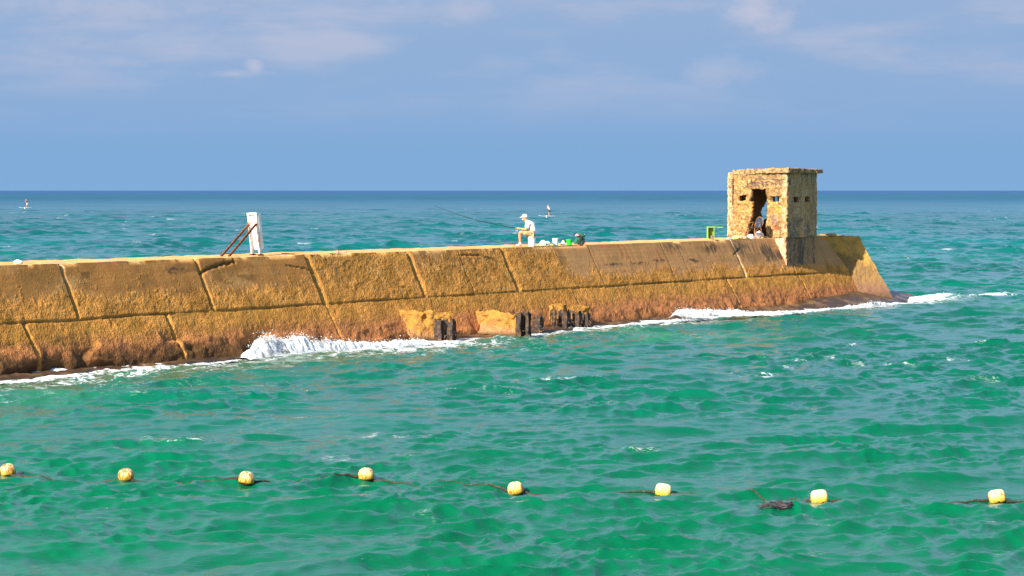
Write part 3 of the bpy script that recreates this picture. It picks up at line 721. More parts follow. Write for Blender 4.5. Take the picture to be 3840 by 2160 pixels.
def col_front(u, v, P):
    c = np.zeros(u.shape + (3,)); c[:] = (.35, .185, .065)
    c = mixc(c, (.52, .325, .135), sstep(-.1, .4, fbm(u / .07, v / .07, None, 551, 2)))
    c = mixc(c, (.17, .09, .035), .85 * sstep(.0, .3, fbm(u / .10, v / .10, None, 553, 2)))
    c = mixc(c, (.58, .27, .05), .7 * sstep(.05, .45, fbm(u / .35, v / .3, None, 555, 3)) * sstep(2.0, 1.4, v) * sstep(.5, 1.0, v))
    c = mixc(c, (.24, .14, .07), .8 * sstep(-.2, .4, fbm(u / .5, v / .12, None, 557, 3)) * sstep(2.6, 2.85, v))
    px, py = project(P)
    def zs(x, y): return ((2760 + x * .0776) / 1.49068, (650 + y * .0776) / 1.49068)
    def stroke(pts, wd, colr, amt, tr=zs):
        nonlocal c
        d, _ = seg_dist(np.array([tr(*p) for p in pts]), px, py)
        c = mixc(c, colr, amt * sstep(wd * 1.25, wd * .6, d))
    ink = (.10, .07, .06)
    for s_ in ([(535, 350), (530, 690)], [(750, 330), (755, 700)], [(535, 510), (750, 500)],
               [(870, 460), (855, 690)], [(870, 390), (930, 350), (1020, 270), (1300, 265), (1700, 300), (2150, 320)], [(880, 480), (1050, 420), (1070, 560), (900, 610)],
               [(1180, 350), (1330, 430), (1230, 500), (1100, 490)], [(1230, 500), (1350, 540), (1320, 640)], [(1400, 430), (1560, 430), (1440, 520), (1560, 560), (1420, 590)],
               [(1690, 470), (1690, 600)], [(1690, 480), (1760, 440), (1800, 590)], [(1860, 460), (1880, 580), (1960, 560)], [(2090, 480), (2150, 520)]):
        stroke(s_, 1.7, ink, .95)
    z8 = lambda x, y: ((2720 + x * .1104) / 1.49068, (760 + y * .1104) / 1.49068)
    red = (.55, .09, .05)
    for s_ in ([(260, 300), (300, 260), (330, 320), (390, 260), (420, 320)], [(520, 260), (640, 240)], [(520, 350), (580, 340)], [(430, 930), (470, 850), (500, 890), (440, 960)],
               [(1600, 780), (1620, 950)], [(1620, 900), (1730, 820)], [(1720, 820), (1740, 960)], [(1640, 700), (1660, 760)]):
        stroke(s_, 1.4, red, .6, z8)
    for s_ in ([(1560, 440), (1750, 440)], [(1570, 500), (1760, 560)], [(1570, 660), (1770, 660)], [(1600, 560), (1600, 440)], [(1750, 560), (1750, 760)]):
        stroke(s_, 2.2, (.22, .14, .13), .55, z8)
    return c
def col_side(u, v, P):
    c = np.zeros(u.shape + (3,)); c[:] = (.50, .27, .10)
    c = mixc(c, (.33, .18, .075), sstep(-.2, .4, fbm(u / .25, v / 1.0, None, 561, 4)))
    c = mixc(c, (.09, .07, .05), .8 * sstep(.1, .5, fbm(u / .09, v / .9, None, 563, 3)) * sstep(1.9, 2.7, v))
    c = mixc(c, (.12, .10, .075), .75 * sstep(.0, .4, fbm(u / .5, v / .4, None, 565, 3)) * sstep(1.5, .7, v))
    c = mixc(c, (.33, .14, .05), .5 * np.exp(-((u - 1.75) / .10) ** 2) * sstep(2.9, 1.0, v))
    c = mixc(c, (.22, .07, .03), .8 * np.exp(-((u - 1.95) / .07) ** 2) * sstep(2.1, 2.5, v))
    c = mixc(c, (.50, .44, .30), .55 * sstep(.3, .5, vnoise(u / .05, v / .05, None, 567)))
    c = mixc(c, (.62, .47, .26), sstep(.10, .02, u) * .8)
    return c
TK = .30
fw = slab_wall('front_wall', WF, HB, lambda w, z, d: hut_world(d, w, z), TK, [DOOR, WIN1, WIN2], .75, col_front, raggedtop=.05)
fw['label'] = 'sunlit crumbling wall with the doorway and faded lettering'
def side_map(u, z, d): return hut_world(u, d, z)
sw = slab_wall('side_wall', DF, HB, side_map, TK, [WD1, WD2], .45, col_side)
sw['label'] = 'shaded streaky wall with two small square openings'
far = lambda u, z, d: hut_world(u, WF - d, z)
slab_wall('side_wall', DF, HB, far, TK, [HOLE, HOLE2], .6, col_side)
slab_wall('rear_wall', WF - .1, HB, lambda w, z, d: hut_world(DF - d, w + .05, z), TK, [HOLE, HOLE2], .6, col_side)
# roof slab with ragged overhang
def hutP(u, w, z): return np.array(hut_world(u, w, z), float).reshape(3)
ov = .16
b4 = [hutP(-ov, -ov, HB - .01), hutP(DF + .24, -ov, HB - .03), hutP(DF + .22, WF + .02, HB - .06), hutP(-.02, WF - .12, HB - .08)]
t4 = [hutP(-ov, -ov, HB + .20), hutP(DF + .26, -ov, HB + .13), hutP(DF + .22, WF + .02, HB + .06), hutP(.02, WF - .30, HB + .12)]
V, F = hexa(b4, t4, .045)
Vb, Fb = patch(b4[0], b4[1], b4[2], b4[3], 50, 60); V, F = merge([(V, F), (Vb, Fb[:, ::-1])])
V = V + .045 * np.stack([fbm(V[:, 0] / .22, V[:, 1] / .22, V[:, 2] / .22, 570 + k, 3) for k in range(3)], -1) + .025 * np.stack([vnoise(V[:, 0] / .07, V[:, 1] / .07, V[:, 2] / .07, 580 + k) for k in range(3)], -1)
cc = np.zeros_like(V); cc[:] = (.44, .28, .13); cc = mixc(cc, (.18, .10, .045), sstep(-.1, .4, fbm(V[:, 0] / .1, V[:, 1] / .1, V[:, 2] / .1, 590, 3)))
rs = mesh_np('roof_slab', V, F, HUTM, hut, True, cc, {'rough': np.full(len(V), 1.)}); rs.matrix_parent_inverse = Matrix.Translation(-Vector(hut.location))
# plinth that carries the hut's corner down over the slope
b4 = [hutP(.02, .03, -1.45), hutP(DF + .05, .03, -1.45), hutP(DF + .05, WF - .2, -1.45), hutP(.02, WF - .2, -1.45)]
t4 = [hutP(.02, .03, -.03), hutP(DF - .03, .03, -.03), hutP(DF - .03, WF - .2, -.03), hutP(.02, WF - .2, -.03)]
V, F = hexa(b4, t4, .04); V0 = V.copy()
V = hut_disp(V, 1.0); s_v, t_v = st_of(V0[:, 0], V0[:, 1])
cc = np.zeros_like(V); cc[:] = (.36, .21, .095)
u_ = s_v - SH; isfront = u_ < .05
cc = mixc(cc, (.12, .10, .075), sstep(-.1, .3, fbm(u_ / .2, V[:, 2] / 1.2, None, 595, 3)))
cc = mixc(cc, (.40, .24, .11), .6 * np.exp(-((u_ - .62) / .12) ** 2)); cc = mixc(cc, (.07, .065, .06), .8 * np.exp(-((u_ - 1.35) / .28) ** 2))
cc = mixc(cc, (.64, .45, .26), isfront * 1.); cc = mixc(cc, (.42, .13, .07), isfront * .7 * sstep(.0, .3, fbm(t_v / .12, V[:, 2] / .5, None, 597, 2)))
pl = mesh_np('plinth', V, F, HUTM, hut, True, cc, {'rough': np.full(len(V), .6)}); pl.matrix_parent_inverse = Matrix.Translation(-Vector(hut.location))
RUST = simple('rusty_steel', (.20, .065, .025), .8, .5, 25, .2, bump=.004, stain=(.06, .025, .015), stain_amt=.45, stain_scale=14)
bm = bmesh.new(); tube(bm, [hutP(-.05, WF - .28, 2.62), hutP(-.06, WF - .30, 2.1), hutP(-.05, WF - .29, 1.45)], .022, 6)
rb = bm_obj('reinforcing_bar', bm, RUST, hut); rb.matrix_parent_inverse = Matrix.Translation(-Vector(hut.location))

# ------------------------------------------------------------------ concrete stumps and rusted sheet piles at the waterline
def stump(quad, label, seed, gp='broken concrete stumps along the waterline'):
    A_, B_, C_, D_ = quad; A_, B_, C_, D_ = [np.array(q_, float) for q_ in (A_, B_, C_, D_)]
    back = np.array([-N2[0] * 1.1, -N2[1] * 1.1, -.10])
    V, F = hexa([D_, C_, C_ + back, D_ + back], [A_, B_, B_ + back, A_ + back], .04)
    V = noise_disp(V, .17, .55, seed); V = noise_disp(V, .09, .2, seed + 1); V = noise_disp(V, .02, .07, seed + 3, oct=2)
    cc = np.zeros_like(V); cc[:] = (.42, .20, .035)
    cc = mixc(cc, (.30, .14, .04), sstep(-.1, .3, fbm(V[:, 0] / .15, V[:, 1] / .15, V[:, 2] / .12, seed + 5, 3)))
    cc = mixc(cc, (.42, .20, .10), sstep(.55, .2, V[:, 2] + .15 * fbm(V[:, 0], V[:, 2], None, seed + 7, 2)) * .75); cc = mixc(cc, (.10, .065, .03), sstep(.26, .08, V[:, 2]))
    o = mesh_np('concrete_stump', V, F[:, ::-1], WALLM, None, True, cc, {'rough': np.full(len(V), 1.)})
    return tag(o, label, 'concrete stump', gp)
def pile_d(xd, yd): return at_z(xd, yd, 0).y
stump([on_lower(1002, 779), at_depth(1137, 787, pile_d(1120, 862) + .45), at_depth(1142, 866, pile_d(1120, 862) + .4), on_lower(1034, 857)],
      'long golden concrete stump left of the single rusty pile', 601)
stump([on_lower(1202, 776), at_depth(1301, 792, pile_d(1315, 852) + .4), at_depth(1302, 850, pile_d(1315, 852) + .35), on_lower(1208, 842)],
      'jagged yellow concrete stump between the piles, with a broken top', 611)
stump([on_lower(1382, 773), at_depth(1478, 770, pile_d(1460, 828) + .95), at_depth(1482, 830, pile_d(1460, 828) + .9), on_lower(1388, 832)],
      'bright orange concrete stump behind the rightmost row of piles', 621)
PILEM = simple('rusted_pile', (.050, .034, .028), .85, .5, 9, .1, bump=.012, stain=(.16, .085, .035), stain_amt=.46, stain_scale=7)
def pile(x0, x1, ytop, ybase, label, nfold=2, dep=.22, seed=0, lean=0, gp='rusted sheet piles standing in the shallows'):
    a, b_ = at_z(x0, ybase, 0), at_z(x1, ybase, 0); D = a.y
    h = (ybase - ytop) * 1.49068 * D / FPX; L = (b_ - a).length; t_ = (b_ - a).normalized(); nn = Vector((t_.y, -t_.x, 0))
    t = thing('sheet_pile', label, 'sheet pile', tuple((a + b_) / 2), 0, gp)
    pts = []; per = L / nfold
    for k in range(nfold):
        for f, d_ in ((0, 0), (.22, 0), (.36, 1), (.64, 1), (.78, 0)): pts.append((k * per + f * per, d_ * dep))
    pts.append((L, 0)); cen = (a + b_) / 2; rows = int((h + .7) / .07); bm = bmesh.new(); lay = []
    for off in (0, .028):
        g = []
        for i, (u, d_) in enumerate(pts):
            colv = []
            for j in range(rows + 1):
                ztop = h + .05 * math.sin(i * 2.3 + seed) + (.07 if (i + seed) % 4 == 0 else 0) * -1
                z = -.7 + (ztop + .7) * j / rows
                w_ = .012 * math.sin(z * 9 + i * 1.7 + seed)
                colv.append(bm.verts.new(a - cen + t_ * (u + w_ + lean * max(z, 0)) + nn * (d_ + off + w_ - dep / 2) + ZUP * z))
            g.append(colv)
        lay.append(g)
    n = len(pts)
    for g in lay:
        for i in range(n - 1):
            for j in range(rows):
                if random.random() < .03 and j > rows * .35: pass
                bm.faces.new((g[i][j], g[i + 1][j], g[i + 1][j + 1], g[i][j + 1]))
    for i in range(n - 1): bm.faces.new((lay[0][i][rows], lay[0][i + 1][rows], lay[1][i + 1][rows], lay[1][i][rows]))
    for i in (0, n - 1):
        for j in range(rows): bm.faces.new((lay[0][i][j], lay[0][i][j + 1], lay[1][i][j + 1], lay[1][i][j]))
    for k in range(26):                    # mussel crust low on the steel
        p = Vector((random.uniform(-L / 2, L / 2), 0, random.uniform(-.1, .3))); q_ = t_ * p.x + nn * (dep * .45 + random.uniform(0, .03)) + ZUP * p.z
        bmesh.ops.create_icosphere(bm, subdivisions=1, radius=random.uniform(.02, .045), matrix=Matrix.Translation(q_))
    bm_obj('corrugated_sheet', bm, PILEM, t)
    return t
CRUST = simple('mussel_crust', (.055, .04, .022), .7, .5, 30, bump=.01, stain=(.30, .20, .06), stain_amt=.4, stain_scale=20)
pile(1092, 1148, 803, 862, 'thick dark rusty sheet pile standing alone beside the long stump', 2, .26, 1)
pile(1297, 1336, 784, 852, 'tallest dark sheet pile, right of the jagged stump', 2, .34, 2)
pile(1340, 1368, 794, 838, 'short eroded sheet pile behind the tallest pile', 1, .2, 3)
pile(1388, 1401, 780, 830, 'narrow rusted post at the left end of the rightmost piles', 1, .06, 4)
pile(1405, 1437, 780, 829, 'reddish brown sheet pile in front of the orange stump', 1, .22, 5)
pile(1440, 1465, 783, 828, 'dark sheet pile second from the right end of the row', 1, .2, 6)
pile(1465, 1486, 787, 827, 'rightmost sheet pile with a pale crusted face', 1, .16, 7)

# ------------------------------------------------------------------ white signboard frame with rusty braces
Z3 = lambda zx, zy: ((750 + .1725 * zx) / 1.49068, (750 + .1725 * zy) / 1.49068)
WHITEP = simple('chalky_white_paint', (.78, .74, .66), .6, .08, 9, stain=(.40, .17, .06), stain_amt=.38, stain_scale=9)
WHITEB = simple('white_board', (.82, .80, .76), .55, .04, 4)
p0 = at_z(*Z3(1142, 1200), TOP); D0 = p0.y
sg = thing('sign_frame', 'white narrow board on two leaning posts with rusty braces on the breakwater', 'sign frame', tuple(p0))
def zp(zx, zy, nn=0.): # point in the frame's plane by height above the base and lateral offset
    q_ = at_depth(*Z3(zx, zy), D0); v = q_ - p0; a_ = v.x / A2[0] if False else 0
    return Vector((0, 0, v.z)) + DIRA * 0 + Vector((v.x, 0, 0))
sepv = DIRN * .34
lean = -DIRA * .20
H_ = 1.40
def post(base, name='post'):
    bm = bmesh.new(); bar(bm, base, base + lean + ZUP * H_, .075, .06, DIRN); o = bm_obj(name, bm, WHITEP, sg); return o
pA = Vector((0, 0, 0)) - sepv * 0; pB = sepv
post(pA); post(pB)
bm = bmesh.new()
m0 = (pA + pB) / 2 + DIRA * .05; bdir = (lean + ZUP * H_).normalized()
bar(bm, m0 + bdir * .20, m0 + bdir * (H_ + .02), .36, .03, DIRN); bm_obj('board', bm, WHITEB, sg)
bm = bmesh.new(); q0 = pB + DIRA * .10 + DIRN * .035
bar(bm, q0 + bdir * .22, q0 + bdir * (H_ - .03), .03, .12, DIRN); bm_obj('side_panel', bm, WHITEB, sg)
for pp, nm_ in ((pA, 0), (pB, 1)):
    bm = bmesh.new(); top_ = pp + bdir * (1.02 + .03 * nm_) - DIRA * .045; fo_ = pp - DIRA * 1.52 + ZUP * .0
    bar(bm, fo_, top_, .062, .062, DIRN); bm_obj('brace', bm, RUST, sg)
    bm = bmesh.new(); box(bm, pp + ZUP * .02, (.16, .16, .05), Matrix.Rotation(RZA, 3, 'Z')); bm_obj('foot_plate', bm, RUST, sg)
bm = bmesh.new(); bar(bm, pA + bdir * (H_ - .02) - DIRN * .05, pB + bdir * (H_ - .02) + DIRN * .05, .05, .05, ZUP); bm_obj('cross_bar', bm, WHITEP, sg)

# ------------------------------------------------------------------ plastics and cloth
WPL = simple('white_plastic', (.84, .84, .82), .4, .03, 8); WBAG = simple('white_bag', (.86, .85, .86), .5, .06, 14, bump=.01)
GRPL = simple('green_plastic', (.03, .62, .03), .35, .05, 8); REDC = simple('red_cushion', (.62, .09, .06), .7, .1, 20)
BLK = simple('black_nylon', (.018, .018, .02), .6, .3, 20); GRN = simple('green_canvas', (.012, .115, .06), .75, .25, 12, bump=.01, stain=(.16, .13, .08), stain_amt=.36, stain_scale=5)
PINK = simple('pink_plastic', (.72, .30, .34), .5, .15, 15, bump=.01); YEL = simple('yellow_cloth', (.74, .66, .16), .6, .12, 15, bump=.01)
ORG = simple('orange_cloth', (.72, .36, .20), .7, .2, 15, bump=.01); LIME = simple('lime_painted_steel', (.30, .48, .04), .45, .08, 9, stain=(.30, .32, .04), stain_amt=.36)
def on_top(xd, yd, t=-.30):
    return Vector(tuple(W(s_col(xd, t), t, TOP + .008)))
def bucket(name, label, loc, r0, r1, h, mat, cat='bucket', lid=None, rim=.012, handle=True, gp=None):
    t = thing(name, label, cat, tuple(loc), 0, gp)
    bm = bmesh.new()
    lathe(bm, [(r0 * .96, 0), (r0, .01), (r1, h - .05), (r1 + rim, h - .048), (r1 + rim, h - .035), (r1 + .002, h - .03), (r1 + .004, h - .012), (r1 + rim, h - .010), (r1 + rim, h), (r1 - .008, h), (r1 - .012, h - .02), (r0 - .01, .02)], 32)
    bm_obj('pail', bm, mat, t, False)
    if handle:
        bm = bmesh.new(); tube(bm, [((r1 + rim) * math.cos(a), (r1 + rim) * .25 * math.sin(a) - .0 - .02, h - .05 - .10 * math.sin(a)) for a in np.linspace(0, math.pi, 12)], .004, 6)
        for v in bm.verts: v.co.y -= (r1 + .01) * (1 - abs(v.co.x) / (r1 + rim))
        bm_obj('handle', bm, BLK if lid is None else WPL, t)
    if lid:
        bm = bmesh.new(); lathe(bm, [(r1 + .022, h + .001), (r1 + .035, h + .012), (r1 + .025, h + .034), (r1 * .6, h + .036)], 32); bm_obj('lid', bm, lid, t, True)
    return t
fx = on_top(1338, 0, -.34)
seat = bucket('bucket', 'tall white bucket with a red seat pad, under the fisherman', fx, .128, .150, .385, WPL, 'bucket', REDC)
bucket('bucket', 'small open white bucket between the white bags and the green bucket', on_top(1397.3, 619.6), .095, .118, .28, WPL)
bucket('bucket', 'bright green small bucket leaning by the green backpack', on_top(1431.5, 618.8), .10, .113, .22, GRPL)
jar = thing('jar', 'squat white plastic jar left of the green bucket', 'jar', tuple(on_top(1417, 619)))
bm = bmesh.new(); lathe(bm, [(.06, 0), (.07, .01), (.07, .11), (.045, .14), (.045, .16)], 20); bm_obj('body', bm, WPL, jar, True)
bm = bmesh.new(); lathe(bm, [(.05, .158), (.05, .185), (.03, .19)], 20); bm_obj('cap', bm, simple('cream_cap', (.7, .55, .35), .5), jar, True)
def bagthing(name, label, cat, loc, size, mat, seed, rz=0., amp=.35, gp=None):
    o = lump(name, size, mat, None, seed, amp, .45); o.location = loc; o.rotation_euler = (0, 0, rz); return tag(o, label, cat, gp)
bagthing('plastic_bag', 'puffy white plastic bag just right of the fisherman\'s bucket', 'plastic bag', on_top(1366, 620.6, -.85), (.26, .24, .20), WBAG, 1, .3, .45)
bagthing('plastic_bag', 'smaller crumpled white bag touching the small open bucket side of the puffy bag', 'plastic bag', on_top(1377, 620.2, -.85), (.22, .2, .16), WBAG, 2, .9, .5)
bagthing('plastic_bag', 'lone white bag on the far left end of the breakwater', 'plastic bag', on_top(46, 666.2), (.26, .25, .135), WBAG, 3, .1, .3)
# backpack
bpk = thing('backpack', 'dark green backpack with black straps resting beside the green bucket', 'backpack', tuple(on_top(1456, 617.5)))
o = lump('pack_body', (.36, .26, .40), GRN, bpk, 5, .22, .7); o.location = (-.01, 0, 0); o.rotation_euler = (0, .22, 0)
o = lump('front_pocket', (.20, .16, .22), GRN, bpk, 6, .2, .7); o.location = (-.10, -.09, .02)
o = lump('top_flap', (.34, .22, .12), GRN, bpk, 8, .3, .6); o.location = (.07, 0, .33); o.rotation_euler = (0, .35, 0)
bm = bmesh.new(); tube(bm, [(.05, -.10, .38), (.16, -.12, .33), (.22, -.11, .20), (.225, -.10, .08), (.17, -.08, .02)], .020, 6); bm_obj('strap', bm, BLK, bpk, True)
bm = bmesh.new(); tube(bm, [(.03, .05, .38), (.13, .04, .30), (.17, .03, .15), (.12, .02, .02)], .022, 6); bm_obj('strap', bm, BLK, bpk, True)
bm = bmesh.new(); box(bm, (.05, -.135, .2), (.09, .02, .30), Matrix.Rotation(.25, 3, 'Y'), .006); bm_obj('side_panel', bm, BLK, bpk)
cp_ = lump('hat', (.17, .16, .10), BLK, None, 9, .3, .6); cp_.location = Vector(bpk.location) + Vector((-.12, -.02, .37)); tag(cp_, 'small black hat lying on top of the backpack', 'hat')
cl = lump('rag', (.14, .12, .10), PINK, None, 10, .5, .5); cl.location = Vector(bpk.location) + Vector((-.06, -.10, .335)); tag(cl, 'pink crumpled rag tucked on the backpack below the hat', 'rag')
bm = bmesh.new(); tube(bm, [(0, 0, .02), (.30, .05, .17)], [.016, .012], 8); rp_ = bm_obj('rod_case', bm, BLK, None, True)
rp_.location = on_top(1410, 618.2) + Vector((0, .12, 0)); tag(rp_, 'short black rod case leaning behind the white jar', 'rod case')
bm = bmesh.new(); tube(bm, [(0, 0, 0), (.09, 0, .055)], .009, 6); rp_ = bm_obj('stick', bm, simple('pale_wood', (.6, .5, .4), .7), None, True)
rp_.location = Vector(bpk.location) + Vector((.155, .0, .36)); tag(rp_, 'pale stick poking from the backpack top', 'stick')

# ------------------------------------------------------------------ fisherman
SKIN = simple('tanned_skin', (.60, .27, .115), .55, .10, 14); SHIRT = simple('white_cotton', (.86, .85, .87), .85, .03, 10, bump=.012)
KHAKI = simple('khaki_cotton', (.36, .29, .13), .85, .2, 16, bump=.01); SOCK = simple('white_sock', (.84, .84, .84), .9, .03, 30); SOLE = simple('brown_sandal', (.09, .05, .03), .7, .3, 20)
HAIR = simple('grey_hair', (.42, .38, .34), .9, .2, 40); GLASS = simple('dark_lens', (.015, .012, .012), .15); 
mx_ = fx.x - .262; man = thing('person', 'fisherman in white cap, white shirt and khaki shorts sitting on a bucket holding a rod', 'person', (mx_ , fx.y, TOP + .010))
M = lambda zx, y, zy: ((zx - 640) * .001104, y, (1325 - zy) * .001104)
nodes, edges = [], []
RK = 1.14
def N(p, r, par=None):
    nodes.append((p, tuple(q * RK for q in r) if hasattr(r, '__len__') else r * RK)); i = len(nodes) - 1
    if par is not None: edges.append((par, i))
    return i
pel = N(M(890, 0, 880), (.145, .125)); ab = N(M(900, 0, 760), (.145, .12), pel); ch = N(M(840, 0, 600), (.165, .125), ab); up_ = N(M(745, 0, 490), (.12, .09), ch)
nk = N(M(672, 0, 432), .056, up_); hd1 = N(M(632, 0, 405), .058, nk); hd2 = N(M(618, 0, 340), (.076, .092), hd1); hd3 = N(M(625, 0, 285), (.072, .088), hd2); N(M(632, 0, 245), .05, hd3)
for sd in (-1, 1):
    hp = N(M(850, sd * .09, 890), (.09, .085), pel); th = N(M(660, sd * .13, 860), .078, hp); kn = N(M(465, sd * .14, 832), .060, th)
    cf_ = N(M(455, sd * .14, 940), .056, kn); an = N(M(470, sd * .13, 1180), .038, cf_); fo = N(M(470, sd * .13, 1268), .040, an); N(M(330, sd * .135, 1300), (.022, .042), fo)
    sh = N(M(735, sd * .17, 520), .062, up_); el = N(M(690, sd * .20, 745), .044, sh)
    wr = N(M(440, sd * .06 - .02, 712), .029, el); pm = N(M(375, sd * .025 - .02, 706), (.034, .024), wr)
    for f_, (dy, dz, ln) in enumerate(((-.030, .010, .85), (-.012, .014, 1.0), (.008, .012, .95), (.026, .004, .75))):      # four fingers curled round the handle
        bx_, by_, bz_ = M(350, sd * .03 - .02 + dy * .6, 700 - dz * 300)
        k1 = N((bx_ - .012, by_, bz_ + .006), .0095, pm); k2 = N((bx_ - .034 * ln, by_, bz_ + .002), .0088, k1); k3 = N((bx_ - .040 * ln, by_, bz_ - .022), .008, k2); N((bx_ - .022 * ln, by_, bz_ - .036), .007, k3)
    tx, ty, tz = M(385, sd * .03 - .02 - sd * .03, 695); t1 = N((tx, ty, tz + .012), .010, pm); N((tx - .028, ty, tz + .020), .009, t1)
skin('body', nodes, edges, SKIN, man, 2)
# face
hc = Vector(M(618, 0, 335))
bm = bmesh.new(); tube(bm, [hc + Vector((-.088, 0, .012)), hc + Vector((-.108, 0, -.022)), hc + Vector((-.084, 0, -.030))], [.007, .014, .008], 8); bm_obj('nose', bm, SKIN, man, True)
for sd in (-1, 1):
    bm = bmesh.new(); bmesh.ops.create_uvsphere(bm, u_segments=10, v_segments=8, radius=1, matrix=Matrix.Translation(hc + Vector((.012, sd * .078, -.012))) @ Matrix.Diagonal((.016, .008, .028, 1))); bm_obj('ear', bm, SKIN, man, True)
bm = bmesh.new(); box(bm, hc + Vector((-.080, 0, -.058)), (.010, .045, .007), None, .002); bm_obj('mouth', bm, simple('lip', (.35, .1, .07), .5), man)
o = lump('beard', (.085, .10, .07), HAIR, man, 12, .15, .6, 3, False); o.location = hc + Vector((-.058, 0, -.110))
bm = bmesh.new(); tube(bm, [hc + Vector((.04, sd_, -.02)) for sd_ in (-.074, 0, .074)], .001, 4)
bm.free()
g_ = [hc + Vector((.05, .079, .008)), hc + Vector((-.03, .082, .012)), hc + Vector((-.086, .055, .010)), hc + Vector((-.096, 0, .010)), hc + Vector((-.086, -.055, .010)), hc + Vector((-.03, -.082, .012)), hc + Vector((.05, -.079, .008))]
bm = bmesh.new(); tube(bm, g_, [.004, .008, .019, .013, .019, .008, .004], 8); bm_obj('sunglasses', bm, GLASS, man, True)
bm = bmesh.new(); bmesh.ops.create_uvsphere(bm, u_segments=20, v_segments=12, radius=1, matrix=Matrix.Translation(hc + Vector((.040, 0, -.008))) @ Matrix.Diagonal((.070, .080, .055, 1))); bm_obj('hair', bm, HAIR, man, True)
bm = bmesh.new()                        # cap: dome and brim
nz = 8; rings = []
for j in range(nz + 1):
    a = math.pi / 2 * j / nz; r_s = math.cos(a) ** .8; rings.append([bm.verts.new(hc + Vector((.012 + .112 * r_s * math.cos(t), .094 * r_s * math.sin(t), .022 + .115 * math.sin(a) + .0 * math.cos(t)))) for t in np.linspace(0, 2 * math.pi, 25)[:-1]])
for a, b_ in zip(rings, rings[1:]):
    for i in range(24): bm.faces.new((a[i], a[(i + 1) % 24], b_[(i + 1) % 24], b_[i]))
bmesh.ops.remove_doubles(bm, verts=bm.verts, dist=.0005)
cap_ = bm_obj('cap', bm, SHIRT, man, True)
bm = bmesh.new(); L1 = []
for t in np.linspace(-1.15, 1.15, 15):
    e = math.cos(t / 1.15 * math.pi / 2) ** .6; base = hc + Vector((.012 - .112 * math.cos(t), .094 * math.sin(t), .028)); tip = base + Vector((-.085 * e, 0, -.018 * e - .006 * t * t))
    L1.append([bm.verts.new(base + ZUP * .004), bm.verts.new(tip + ZUP * .004), bm.verts.new(tip - ZUP * .004), bm.verts.new(base - ZUP * .004)])
for a, b_ in zip(L1, L1[1:]):
    for i in range(4): bm.faces.new((a[i], a[(i + 1) % 4], b_[(i + 1) % 4], b_[i]))
bm_obj('brim', bm, SHIRT, cap_, True)
# shirt
nodes, edges = [], []
a0 = N(M(915, 0, 905), (.165, .135)); a1 = N(M(908, 0, 760), (.170, .140), a0); a2 = N(M(850, 0, 600), (.188, .148), a1); a3 = N(M(750, 0, 488), (.135, .105), a2); N(M(700, 0, 455), .07, a3)
for sd in (-1, 1):
    b0 = N(M(745, sd * .165, 545), .098, a3); b1 = N(M(715, sd * .185, 660), .088, b0); N(M(702, sd * .19, 712), .084, b1)
skin('shirt', nodes, edges, SHIRT, man, 2)
nodes, edges = [], []
a0 = N(M(880, 0, 880), (.150, .125))
for sd in (-1, 1):
    b0 = N(M(830, sd * .09, 885), .100, a0); b1 = N(M(680, sd * .13, 868), .098, b0); N(M(560, sd * .14, 858), .090, b1)
skin('shorts', nodes, edges, KHAKI, man, 2)
for sd in (-1, 1):
    nodes, edges = [], []
    s0_ = N(M(470, sd * .13, 1165), .046); s1_ = N(M(470, sd * .13, 1240), .048, s0_); s2_ = N(M(455, sd * .13, 1278), .046, s1_); s3_ = N(M(380, sd * .133, 1293), (.034, .044), s2_); N(M(310, sd * .135, 1305), (.022, .040), s3_)
    skin('sock', nodes, edges, SOCK, man, 2)
    bm = bmesh.new(); x0_, y0_, _ = M(500, sd * .133, 1320); prof_ = [(-.27, .02), (-.255, .04), (-.17, .052), (-.05, .045), (.02, .04), (.035, .02)]
    ring_ = [(x, w_) for x, w_ in prof_] + [(x, -w_) for x, w_ in prof_[::-1]]
    lo = [bm.verts.new((x0_ + x, y0_ + w_, .001)) for x, w_ in ring_]; hi = [bm.verts.new((x0_ + x, y0_ + w_, .022)) for x, w_ in ring_]
    bm.faces.new(lo); bm.faces.new(hi)
    for i in range(len(lo)): bm.faces.new((lo[i], lo[(i + 1) % len(lo)], hi[(i + 1) % len(lo)], hi[i]))
    sn = bm_obj('sandal', bm, SOLE, man)
    for xx, zz in ((-.14, .062), (-.05, .085)):
        bm = bmesh.new(); tube(bm, [(x0_ + xx, y0_ - .05, .02), (x0_ + xx, y0_ - .035, zz), (x0_ + xx, y0_ + .035, zz), (x0_ + xx, y0_ + .05, .02)], .010, 6); bm_obj('strap', bm, SOLE, sn, True)
rod = thing('fishing_rod', 'long thin dark fishing rod held by the fisherman over the water', 'fishing rod', Vector(man.location) + Vector(M(345, -.02, 706)))
tipw = at_depth(1092, 517.5, fx.y - 1.0); tv = tipw - Vector(rod.location)
bm = bmesh.new(); n_ = 24; tube(bm, [tv * (i / n_) + ZUP * (-.10 * math.sin(math.pi * i / n_)) for i in range(n_ + 1)], [lerp(.017, .006, (i / n_) ** .8) for i in range(n_ + 1)], 6); bm_obj('blank', bm, BLK, rod, True)
tn = tv.normalized()
bm = bmesh.new(); tube(bm, [-tn * .42, tn * .10], .017, 8); bm_obj('handle', bm, BLK, rod, True)
bm = bmesh.new(); c_ = Vector((.012, -.01, -.10)); lathe(bm, [(.030, -.03), (.036, -.02), (.024, -.012), (.024, .012), (.036, .02), (.030, .03)], 16)
bmesh.ops.transform(bm, matrix=Matrix.Translation(c_) @ Matrix.Rotation(1.2, 4, 'Y'), verts=bm.verts); tube(bm, [(.0, -.01, -.01), c_], .008, 6); tube(bm, [c_, c_ + Vector((-.02, -.06, -.02)), c_ + Vector((-.05, -.06, -.01))], .006, 6)
